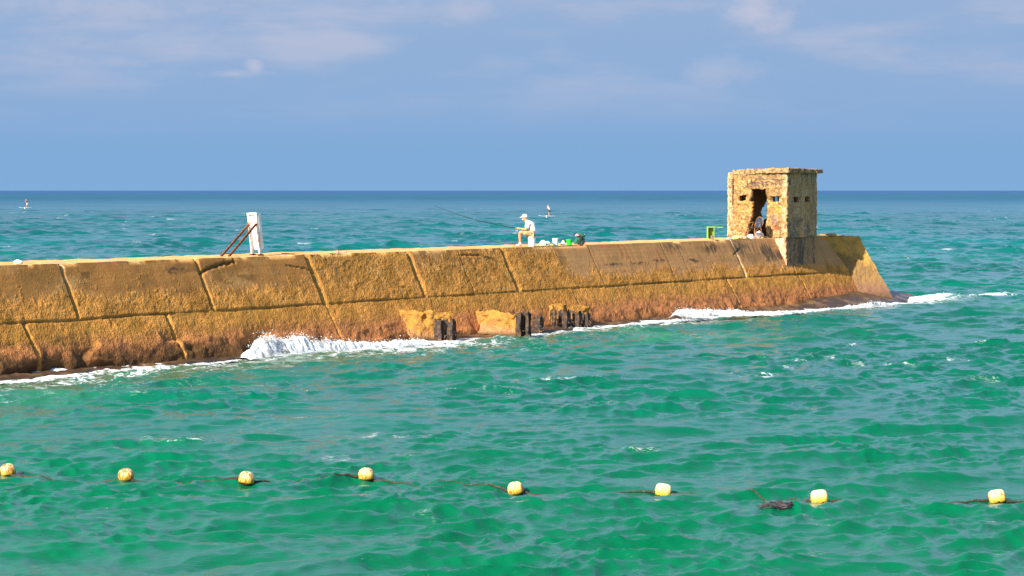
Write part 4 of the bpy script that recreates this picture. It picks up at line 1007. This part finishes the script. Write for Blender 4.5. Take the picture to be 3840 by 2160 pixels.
bm_obj('reel', bm, simple('reel_metal', (.45, .42, .42), .35, .1, 10, .6), rod, True)

# ------------------------------------------------------------------ paddlers far out
NAVY = simple('navy_shorts', (.02, .02, .05), .8); PALEB = simple('pale_blue_board', (.45, .68, .80), .4); DARKV = simple('dark_vest', (.07, .06, .07), .8)
def paddler(px, py, D, k, label, blabel, shirt_m, short_m, hatted=False):
    base = at_depth(px, py, D)
    t = thing('person', label, 'person', tuple(base))
    global nodes, edges
    nodes, edges = [], []
    P_ = lambda x, y, z: (x * k, y * k, z * k)
    pel = N(P_(.03, 0, .92), (.12 * k, .11 * k)); a1 = N(P_(.0, 0, 1.15), (.13 * k, .10 * k), pel); a2 = N(P_(-.10, 0, 1.38), (.13 * k, .09 * k), a1)
    nk = N(P_(-.15, 0, 1.50), .055 * k, a2); h1 = N(P_(-.20, 0, 1.60), .09 * k, nk); N(P_(-.22, 0, 1.69), .07 * k, h1)
    for sd in (-1, 1):
        hp = N(P_(.02, sd * .09, .88), .085 * k, pel); kn = N(P_(-.02 + sd * .06, sd * .13, .48), .055 * k, hp); an = N(P_(.02 + sd * .10, sd * .14, .09), .042 * k, kn); N(P_(-.12 + sd * .10, sd * .15, .04), .04 * k, an)
        sh = N(P_(-.13, sd * .17, 1.40), .055 * k, a2); el = N(P_(-.33, sd * .15, 1.28 + .12 * sd), .042 * k, sh); N(P_(-.50, sd * .04, 1.30 + .16 * sd), .038 * k, el)
    skin('body', nodes, edges, SKIN, t, 1)
    nodes, edges = [], []
    a0 = N(P_(.04, 0, .95), (.135 * k, .13 * k)); a1 = N(P_(.0, 0, 1.18), (.15 * k, .12 * k), a0); a2 = N(P_(-.10, 0, 1.40), (.15 * k, .105 * k), a1)
    for sd in (-1, 1): sh = N(P_(-.14, sd * .17, 1.41), .07 * k, a2); N(P_(-.25, sd * .16, 1.34 + .08 * sd), .06 * k, sh)
    skin('shirt', nodes, edges, shirt_m, t, 1)
    nodes, edges = [], []
    a0 = N(P_(.03, 0, .90), (.135 * k, .125 * k))
    for sd in (-1, 1): hp = N(P_(.02, sd * .09, .82), .10 * k, a0); N(P_(0 + sd * .04, sd * .12, .56), .085 * k, hp)
    skin('shorts', nodes, edges, short_m, t, 1)
    b_ = lump('hair', (.17 * k, .17 * k, .10 * k), HAIR, t, 3, .1, .8, 2); b_.location = P_(-.21, 0, 1.64)
    bd = thing('paddle_board', blabel, 'paddle board', (base.x - .5 * k, base.y, base.z - .02))
    L = 3.2; bm = bmesh.new(); st_ = []
    for i in range(17):
        x = -1.45 + L * i / 16; w_ = .36 * max(.03, math.sin(math.pi * min(1, max(.0, (i + .4) / 16.8))) ** .45); ro = .16 * max(0, (4 - i) / 4) ** 1.6
        st_.append([bm.verts.new((x, w_ * math.cos(q_), ro + .04 * math.sin(q_))) for q_ in np.linspace(0, 2 * math.pi, 11)[:-1]])
    for a, c_ in zip(st_, st_[1:]):
        for i in range(10): bm.faces.new((a[i], a[(i + 1) % 10], c_[(i + 1) % 10], c_[i]))
    bm.faces.new(st_[0]); bm.faces.new(st_[-1][::-1]); bm_obj('hull', bm, PALEB, bd, True)
    bm = bmesh.new(); box(bm, (1.35, 0, -.1), (.22, .02, .18)); bm_obj('fin', bm, BLK, bd)
    pd_ = thing('paddle', 'thin paddle held by the ' + ('shirted' if not hatted else 'far left') + ' paddler', 'paddle', (base.x - .50 * k, base.y - .1, base.z))
    bm = bmesh.new(); tube(bm, [(0, 0, 1.48 * k), (.04, -.3, .10)], .02, 6); bm_obj('shaft', bm, BLK, pd_)
    bm = bmesh.new(); box(bm, (.045, -.33, -.08), (.18, .03, .42), None, .01); bm_obj('blade', bm, WPL, pd_)
paddler(1382, 543.5, 432, 1.22, 'distant paddler in white top and navy shorts standing on a board', 'pale blue board under the white topped paddler', SHIRT, NAVY)
paddler(68.5, 522.5, 560, 1.22, 'far left tiny paddler in dark vest and white shorts', 'thin board under the far left paddler', DARKV, simple('bright_white_shorts', (.85, .85, .85), .8), True)

# ------------------------------------------------------------------ chair, rubbish and winch stand by the hut
BAMB = simple('bamboo_cane', (.38, .17, .06), .6, .2, 20); NAVYB = simple('blue_woven_back', (.016, .028, .055), .6, .25, 60)
cb = on_top(1899, 0, -.42)
chr_ = thing('armchair', 'cane armchair with oval navy blue backrest in the hut doorway', 'armchair', tuple(cb), math.radians(38))
bm = bmesh.new(); V0 = []
for s_ in (-1, 1):
    V0.append([bm.verts.new((.20 + .10 * (math.sin(t) * .5 + .5) + s_ * .012 + .03 * math.cos(t) ** 2, .225 * math.cos(t), .70 + .25 * math.sin(t))) for t in np.linspace(0, 2 * math.pi, 29)[:-1]])
bm.faces.new(V0[0]); bm.faces.new(V0[1][::-1])
for i in range(28): bm.faces.new((V0[0][i], V0[0][(i + 1) % 28], V0[1][(i + 1) % 28], V0[1][i]))
bk = bm_obj('backrest', bm, NAVYB, chr_, False)
bm = bmesh.new(); tube(bm, [(.20 + .10 * (math.sin(t) * .5 + .5) + .03 * math.cos(t) ** 2, .23 * math.cos(t), .70 + .255 * math.sin(t)) for t in np.linspace(0, 2 * math.pi, 29)], .014, 6, False); bm_obj('back_frame', bm, BAMB, bk, True)
bm = bmesh.new(); lathe(bm, [(.22, 0), (.235, .012), (.22, .028)], 28); bmesh.ops.transform(bm, matrix=Matrix.Translation((-.02, 0, .455)) @ Matrix.Diagonal((1.05, 1.0, 1, 1)), verts=bm.verts); bm_obj('seat', bm, NAVYB, chr_, True)
for sx, sy in ((-1, -1), (-1, 1), (1, -1), (1, 1)):
    bm = bmesh.new(); tube(bm, [(sx * .19 - .02, sy * .20, .46), (sx * .24 - .01, sy * .225, .0)], .015, 6); bm_obj('leg', bm, BAMB, chr_, True)
for sy in (-1, 1):
    bm = bmesh.new(); tube(bm, [(-.21, sy * .21, .46), (-.235, sy * .235, .62), (-.19, sy * .24, .685), (.05, sy * .24, .70), (.21, sy * .20, .72)], .015, 6); tube(bm, [(.0, sy * .215, .46), (.12, sy * .235, .70)], .012, 6); bm_obj('armrest', bm, BAMB, chr_, True)
    bm = bmesh.new(); tube(bm, [(-.225, sy * .215, .26), (-.02, sy * .2, .44), (.20, sy * .215, .26)], .012, 6); tube(bm, [(-.235, sy * .22, .17), (.22, sy * .22, .19)], .011, 6); bm_obj('stretcher', bm, BAMB, chr_, True)
bagthing('sack', 'white sack with small holes on the ground under the armchair', 'sack', on_top(1888, 604.6) , (.34, .26, .20), WBAG, 21, .2, .3)
bagthing('sack', 'large white sack leaning in the doorway behind the armchair', 'sack', on_top(1910, 603.4, -.55), (.40, .3, .34), WBAG, 22, .5, .3)
bagthing('rag', 'ochre rag between the two white sacks', 'rag', on_top(1900, 604.8), (.16, .14, .10), ORG, 23, .5, .4)
bagthing('rag', 'pinkish orange rag bundle left of the white sacks', 'rag', on_top(1872, 605.0), (.34, .24, .12), ORG, 24, .2, .4)
bagthing('rag', 'pale pink cloth right beside the orange rag bundle', 'rag', on_top(1880, 605.2), (.20, .2, .11), simple('pale_pink_cloth', (.78, .55, .48), .7, .15, 15), 25, .2, .4)
bagthing('plastic_bag', 'pink plastic bag nearest the lime green stand', 'plastic bag', on_top(1835, 605.0), (.26, .2, .10), PINK, 26, .2, .5)
bagthing('rag', 'yellow crumpled cloth at the foot of the hut\'s left corner', 'rag', on_top(1850, 605.2), (.34, .22, .11), YEL, 27, .4, .5)
bagthing('rag', 'small bright yellow rag at the right doorpost', 'rag', on_top(1918, 603.8), (.10, .1, .15), YEL, 28, .4, .5)
STN = simple('loose_stone', (.50, .34, .18), .95, .3, 10, bump=.02)
for i, (x, y, sz, lb) in enumerate(((1862, 604, (.7, .35, .17), 'long flat rubble stone at the left foot of the hut'), (1926, 604.5, (.25, .2, .08), 'grey white stone by the right doorpost'), (1945, 604.2, (.4, .25, .10), 'brown rubble stone under the hut\'s front right corner'),
                                    (832, 636.6, (.24, .2, .05), 'small stone on the wall top, left of three loose ones'), (846, 636.0, (.22, .2, .09), 'taller middle stone of three on the wall top'), (868, 635.6, (.16, .15, .05), 'tiny right stone of three on the wall top'),
                                    (2092, 600.5, (.55, .5, .14), 'rough stone crest on the wall end right of the hut'))):
    o = lump('stone', sz, STN, None, 30 + i, .5, .5); o.location = on_top(x, y); tag(o, lb, 'stone', 'loose stones on the breakwater top')
bm = bmesh.new(); box(bm, (0, 0, .02), (.45, .12, .03), None, .005); o = bm_obj('plank', bm, simple('dark_wet_wood', (.12, .08, .05), .8, .3), None); o.location = on_top(725, 640.4, -.7); o.rotation_euler = (0, .03, .3); tag(o, 'flat dark plank lying right of the white sign frame', 'plank')
gsb = on_top(1788, 0, -.45); gs_ = thing('winch_stand', 'lime green steel stand with a long flat arm, left of the hut', 'steel stand', tuple(gsb), math.radians(4))
bm = bmesh.new(); box(bm, (-.145, 0, .29), (.035, .24, .50), None, .004); box(bm, (.125, -.10, .30), (.03, .03, .46), None, .004); bm_obj('upright', bm, LIME, gs_)
bm = bmesh.new(); box(bm, (0, .10, .28), (.27, .02, .47)); bm_obj('back_web', bm, simple('olive_web', (.20, .26, .03), .6, .1), gs_)  # back web in a duller, darker green than the lime parts
bm = bmesh.new(); box(bm, (.02, 0, .555), (.36, .25, .035), None, .004); box(bm, (.36, 0, .545), (.34, .16, .035), None, .004); bm_obj('arm', bm, LIME, gs_)
bm = bmesh.new(); box(bm, (-.27, -.02, .045), (.36, .26, .022), Matrix.Rotation(-.18, 3, 'Y')); box(bm, (.20, -.02, .045), (.26, .26, .022), Matrix.Rotation(.22, 3, 'Y')); bm_obj('base_plate', bm, LIME, gs_)
bm = bmesh.new(); lathe(bm, [(.07, .0), (.07, .14), (.05, .17)], 12); bmesh.ops.translate(bm, vec=(.05, -.04, .02), verts=bm.verts); bm_obj('hub', bm, simple('dull_rust', (.20, .12, .10), .8, .3), gs_)

# ------------------------------------------------------------------ buoy line
def sea_hit(xd, yd, off=0.):
    d = ray(xd, yd); k0 = (0 - HC) / d.z
    best = None
    for k in np.linspace(k0 * .93, k0 * 1.07, 400):
        pass
    ks = np.linspace(k0 * .93, k0 * 1.07, 600); xs, ys, zs_ = d.x * ks, d.y * ks, HC + d.z * ks
    h = sea_height(xs, ys); i = np.nonzero(zs_ <= h + off)[0]
    i = i[0] if len(i) else len(ks) // 2
    return Vector((xs[i], ys[i], h[i]))
m_, nt, b = new_mat('weathered_float'); FLOATM = m_
tc = node(nt, 'TexCoord'); oi = node(nt, 'ObjectInfo'); ad = node(nt, 'VectorMath', operation='ADD'); nt.links.new(tc.outputs['Object'], ad.inputs[0])
cb_ = node(nt, 'CombineXYZ'); mm = node(nt, 'Math', operation='MULTIPLY'); mm.inputs[1].default_value = 40; nt.links.new(oi.outputs['Random'], mm.inputs[0]); nt.links.new(mm.outputs[0], cb_.inputs[0]); nt.links.new(cb_.outputs[0], ad.inputs[1])
n1 = node(nt, 'TexNoise', Scale=13., Detail=6., Roughness=.65); mpx = node(nt, 'Mapping'); mpx.inputs['Scale'].default_value = (2.2, 1, .6); nt.links.new(ad.outputs[0], mpx.inputs[0]); nt.links.new(mpx.outputs[0], n1.inputs[0])
at_ = node(nt, 'Attribute', attribute_type='OBJECT', attribute_name='stain')
sx_ = node(nt, 'SeparateXYZ'); nt.links.new(tc.outputs['Object'], sx_.inputs[0])
s1 = node(nt, 'Math', operation='ADD'); nt.links.new(n1.outputs['Fac'], s1.inputs[0]); nt.links.new(at_.outputs['Fac'], s1.inputs[1])
r1 = node(nt, 'MapRange', interpolation_type='SMOOTHSTEP'); r1.inputs['From Min'].default_value = .62; r1.inputs['From Max'].default_value = .80; nt.links.new(s1.outputs[0], r1.inputs['Value'])
c1 = node(nt, 'MixRGB'); c1.inputs[1].default_value = (.84, .70, .30, 1); c1.inputs[2].default_value = (.34, .13, .02, 1); nt.links.new(r1.outputs[0], c1.inputs[0])
z1 = node(nt, 'MapRange'); z1.inputs['From Min'].default_value = -.02; z1.inputs['From Max'].default_value = .13; z1.inputs['To Min'].default_value = 0; z1.inputs['To Max'].default_value = 1; nt.links.new(sx_.outputs['Z'], z1.inputs['Value'])
c0 = node(nt, 'MixRGB'); c0.inputs[1].default_value = (.72, .44, .05, 1); c0.inputs[2].default_value = (.84, .71, .38, 1); nt.links.new(z1.outputs[0], c0.inputs[0]); nt.links.new(c0.outputs[0], c1.inputs[1])  # paler top over a golden base: highlight painted into the float colour
z2 = node(nt, 'Math', operation='MULTIPLY_ADD'); z2.inputs[1].default_value = .12; nt.links.new(n1.outputs['Fac'], z2.inputs[0]); nt.links.new(sx_.outputs['Z'], z2.inputs[2])
z3 = node(nt, 'MapRange'); z3.inputs['From Min'].default_value = .015; z3.inputs['From Max'].default_value = -.005; nt.links.new(z2.outputs[0], z3.inputs['Value'])
c2 = node(nt, 'MixRGB'); c2.inputs[2].default_value = (.045, .03, .012, 1); nt.links.new(z3.outputs[0], c2.inputs[0]); nt.links.new(c1.outputs[0], c2.inputs[1]); nt.links.new(c2.outputs[0], b.inputs['Base Color']); b.inputs['Roughness'].default_value = .2
ROPEM = simple('mussel_rope', (.035, .024, .012), .8, .5, 30, bump=.01, stain=(.16, .11, .04), stain_amt=.35, stain_scale=30)
def float_mesh(pw, hole, flatz):
    bm = bmesh.new(); nu, nv = 40, 28; R_, Lh = .145, .140; g = []
    for i in range(nu + 1):               # axis along x; superellipse section from hole edge round to hole edge
        a = -math.pi / 2 + math.pi * i / nu; ca, sa = math.cos(a), math.sin(a)
        x = Lh * math.copysign(abs(sa) ** pw, sa); r = max(hole, R_ * abs(ca) ** pw)
        g.append([bm.verts.new((x, r * math.cos(t), r * flatz * math.sin(t))) for t in np.linspace(0, 2 * math.pi, nv + 1)[:-1]])
    deep = [[bm.verts.new((s_ * Lh * .45, hole * .8 * math.cos(t), hole * .8 * math.sin(t))) for t in np.linspace(0, 2 * math.pi, nv + 1)[:-1]] for s_ in (-1, 1)]
    g = [deep[0]] + g + [deep[1]]
    for a, b_ in zip(g, g[1:]):
        for i in range(nv): bm.faces.new((a[i], a[(i + 1) % nv], b_[(i + 1) % nv], b_[i]))
    bm.faces.new(g[0]); bm.faces.new(g[-1][::-1])
    return bm
BUOYS = [(20, 1197, .22, 'r', 18, 'buoy cut by the left edge of the picture, brown stained'), (317, 1210, .24, 'r', 14, 'brown topped buoy, second from the left'), (620, 1218, .20, 'r', 4, 'buoy with an orange brown cap, third from the left'),
         (921, 1208, .18, 'r', 10, 'brown striped buoy with the smallest showing height, fourth from the left'), (1297, 1244, .16, 'r', 3, 'pale yellow buoy with a dark crusted lower half, fifth from the left'),
         (1668, 1249, .05, 's', 0, 'cream buoy with black weed skirt left of the floating weed'), (2061, 1266, -.10, 's', 0, 'cleanest pale cream buoy right of the floating weed'),
         (2508, 1265, .14, 's', -4, 'rust speckled squarish buoy nearest the right edge')]
protos = {}; bpos = []
for i, (px, py, stn, shp, rz, lb) in enumerate(BUOYS):
    p = sea_hit(px, py - 4); bpos.append(p)
    t = thing('buoy', lb, 'buoy', (p.x, p.y, p.z + .058), math.radians(rz), 'round floats on the swimming line')
    if shp not in protos: protos[shp] = bm_obj('float', float_mesh(*((.82, .035, .98) if shp == 'r' else (.58, .03, .97))), FLOATM, t, True); o = protos[shp]
    else: o = protos[shp].copy(); COL.objects.link(o); o.parent = t
    o['stain'] = stn; o.rotation_euler = (0, math.radians(random.uniform(-12, 12)), 0)
# the rope is threaded through all floats
P = [Vector((bpos[0].x - 2.2, bpos[0].y + .25, 0))] + bpos + [Vector((bpos[-1].x + 2.2, bpos[-1].y - .1, 0))]
pts, rad = [], []
for i in range(len(P) - 1):
    a, b_ = P[i], P[i + 1]
    for j in range(40):
        f = j / 40; q_ = a.lerp(b_, f); edge_ = min(f, 1 - f)
        q_.y += .10 * math.sin(f * math.pi) * math.sin(i * 2.1 + 1) - .05 * math.sin(f * 2 * math.pi * 1.5 + i)
        q_.z = 0; pts.append(q_); rad.append((.026 * math.exp(-edge_ / .13) + .010) * (1 + .35 * math.sin(j * 2.7 + i) * random.random()))
hz_ = sea_height(np.array([p.x for p in pts]), np.array([p.y for p in pts]))
k = 0
for i in range(len(P) - 1):
    for j in range(40):
        f = j / 40; edge_ = min(f, 1 - f); sink = -.020 * (1 - math.exp(-edge_ / .16)) * (1.0 if i not in (5, 8) else .3) + .016 * math.exp(-edge_ / .2)
        pts[k].z = hz_[k] + sink + .012; k += 1
bm = bmesh.new(); tube(bm, pts, rad, 8); rope = bm_obj('buoy_rope', bm, ROPEM, None, True); tag(rope, 'dark mussel crusted rope threaded through the row of buoys', 'rope')
# floating weed clump
WEED = simple('dark_seaweed', (.035, .022, .025), .5, .5, 20)
wc = sea_hit(1935, 1266); bm = bmesh.new(); n0 = 0
for k in range(110):
    a = random.uniform(-.5, .35) + math.pi; L = random.uniform(.15, .55); st0 = Vector((wc.x + .28 + random.uniform(-.1, .1), wc.y + random.uniform(-.10, .12), 0))
    q_ = [st0 + Vector((math.cos(a) * L * f, math.sin(a) * L * f * .9 + .04 * math.sin(6 * f + k), 0)) for f in np.linspace(0, 1, 7)]
    hh = sea_height(np.array([p.x for p in q_]), np.array([p.y for p in q_]))
    for p, h_, f in zip(q_, hh, np.linspace(0, 1, 7)): p.z = h_ + random.uniform(-.004, .016) - .02 * f
    tube(bm, q_, [.005, .008, .007, .006, .005, .004, .002], 4)
wd_ = bm_obj('seaweed', bm, WEED, None, True); tag(wd_, 'dark purple brown weed clump caught on the buoy rope', 'seaweed', kind='stuff')

# ------------------------------------------------------------------ breaking waves and spray
m_, nt, b = new_mat('white_water'); WW = m_
tc = node(nt, 'TexCoord'); mpx = node(nt, 'Mapping'); mpx.inputs['Scale'].default_value = (1, 1, 1.1); nt.links.new(tc.outputs['Object'], mpx.inputs[0])
n1 = node(nt, 'TexNoise', Scale=7., Detail=9., Roughness=.72, Distortion=.7); nt.links.new(mpx.outputs[0], n1.inputs[0])
at_ = node(nt, 'Attribute', attribute_name='dens'); s1 = node(nt, 'Math', operation='ADD'); nt.links.new(n1.outputs['Fac'], s1.inputs[0]); nt.links.new(at_.outputs['Fac'], s1.inputs[1])
al_ = node(nt, 'MapRange', interpolation_type='SMOOTHSTEP'); al_.inputs['From Min'].default_value = .66; al_.inputs['From Max'].default_value = 1.16; nt.links.new(s1.outputs[0], al_.inputs['Value']); nt.links.new(al_.outputs[0], b.inputs['Alpha'])
cw = node(nt, 'ValToRGB'); cw.color_ramp.elements[0].position = .36; cw.color_ramp.elements[0].color = (.52, .56, .53, 1); cw.color_ramp.elements[1].position = .56; cw.color_ramp.elements[1].color = (.84, .86, .86, 1)
nt.links.new(n1.outputs['Fac'], cw.inputs[0]); nt.links.new(cw.outputs[0], b.inputs['Base Color']); b.inputs['Roughness'].default_value = .6; b.inputs['Subsurface Weight'].default_value = .7; b.inputs['Subsurface Scale'].default_value = .12; b.inputs['Subsurface Radius'].default_value = (1, 1, 1)
bp = node(nt, 'Bump', Strength=.8, Distance=.05); nt.links.new(n1.outputs['Fac'], bp.inputs['Height']); nt.links.new(bp.outputs[0], b.inputs['Normal'])
DROP = simple('spray_droplets', (.86, .87, .88), .3, .02)
def breaker(pts, width, label, seed, drops=500, name='breaking_wave', zb=0.):
    Pw = [at_z(x, y, zb) for x, y, h in pts]; Hs = [h * 1.49068 * p.y / FPX for (x, y, h), p in zip(pts, Pw)]
    cum = np.concatenate([[0], np.cumsum([(b_ - a).length for a, b_ in zip(Pw, Pw[1:])])]); L = cum[-1]
    u = np.arange(0, L, .035); nv = 26; v = np.linspace(-1, 1, nv)
    cx = np.interp(u, cum, [p.x for p in Pw]); cy = np.interp(u, cum, [p.y for p in Pw]); hh = np.interp(u, cum, Hs)
    hh = hh * (1 + .22 * fbm(u / .5, u * 0, None, seed, 4) + .12 * vnoise(u / .07, u * 0, None, seed + 1))
    tx, ty = np.gradient(cx), np.gradient(cy); l = np.hypot(tx, ty); nx, ny = ty / l, -tx / l
    U, Vv = np.meshgrid(u, v, indexing='ij')
    prof_ = np.exp(-(Vv / .48) ** 2) - .12
    w = width * (.5 + .5 * np.clip(hh / .35, .3, 1.6))[:, None]
    off = -Vv * w + .10 * prof_ * hh[:, None]
    Zz = prof_ * hh[:, None]
    Pp = np.stack([cx[:, None] - nx[:, None] * (-off), cy[:, None] - ny[:, None] * (-off), Zz], -1)
    amp = (.03 + .16 * np.clip(Zz, 0, 1))[..., None]
    Pp[..., 2] += zb
    Pp = Pp + amp * np.stack([fbm(U / .16 + 3 * k, Vv * 3, Zz / .12, seed + 11 + k, 4) for k in range(3)], -1)
    endf = sstep(0, .25, U) * sstep(L, L - .25, U)
    dens = .62 - .75 * np.abs(Vv) ** 1.5 + .25 * fbm(U / .5, Vv, None, seed + 21, 3); dens = dens * endf - .4 * (1 - endf) - .30 * sstep(.45, 1, Zz / (hh[:, None] + .01)) * sstep(.15, .4, hh)[:, None] + .12
    i_ = np.arange(U.size).reshape(U.shape); F = np.stack([i_[:-1, :-1], i_[1:, :-1], i_[1:, 1:], i_[:-1, 1:]], -1).reshape(-1, 4)
    o = mesh_np(name, Pp.reshape(-1, 3), F, WW, None, True, None, {'dens': dens.ravel()})
    tag(o, label, 'wave foam', kind='stuff')
    if drops:
        r_ = np.random.RandomState(seed); bm = bmesh.new()
        pr = np.clip(hh, .01, None) ** 1.5; pr /= pr.sum()
        for k in range(drops):
            i = r_.choice(len(u), p=pr); z = zb + hh[i] * (.75 + abs(r_.randn()) * .22); q_ = (cx[i] + r_.randn() * .10, cy[i] + r_.randn() * .2, z)
            bmesh.ops.create_icosphere(bm, subdivisions=1, radius=float(.005 + .014 * r_.rand() ** 3), matrix=Matrix.Translation(q_))
        bm_obj('spray', bm, DROP, o, True)
    return o
breaker([(604, 905, 3), (625, 902, 22), (645, 899, 40), (662, 897, 62), (680, 895, 54), (705, 893, 42), (735, 891, 46), (775, 888, 40), (820, 885, 32), (860, 882, 26), (930, 877, 21), (1010, 872, 18), (1060, 868, 18), (1092, 866, 5)],
        .62, 'white breaking wave splashing against the middle of the breakwater', 701, 900)
breaker([(1697, 799, 5), (1705, 797, 20), (1725, 796, 24), (1760, 796, 20), (1800, 795, 15), (1850, 794, 14), (1900, 793, 11), (1960, 790, 8), (1990, 788, 2)], .5, 'white wave curling over the ledge below the hut', 711, 350, zb=.16)
breaker([(1488, 829, 2), (1560, 822, 6), (1640, 814, 6), (1700, 809, 7), (1800, 802, 8), (1900, 796, 8), (2000, 789, 7), (2100, 781, 8), (2150, 778, 12), (2190, 775, 17), (2230, 772, 12), (2265, 768, 8)], .42, 'long low line of foam below the hut along the ledge', 721, 200)
breaker([(2300, 763, 3), (2330, 757, 10), (2370, 752, 13), (2410, 752, 9), (2470, 748, 8), (2510, 744, 8), (2530, 742, 2)], .8, 'foam streak trailing off the right tip of the breakwater', 731, 200)
breaker([(-20, 966, 1), (60, 962, 3), (160, 950, 2), (240, 944, 4), (320, 936, 3), (420, 927, 4), (520, 917, 3), (600, 905, 1)], .25, 'thin lacy foam along the foot of the left blocks', 741, 60)
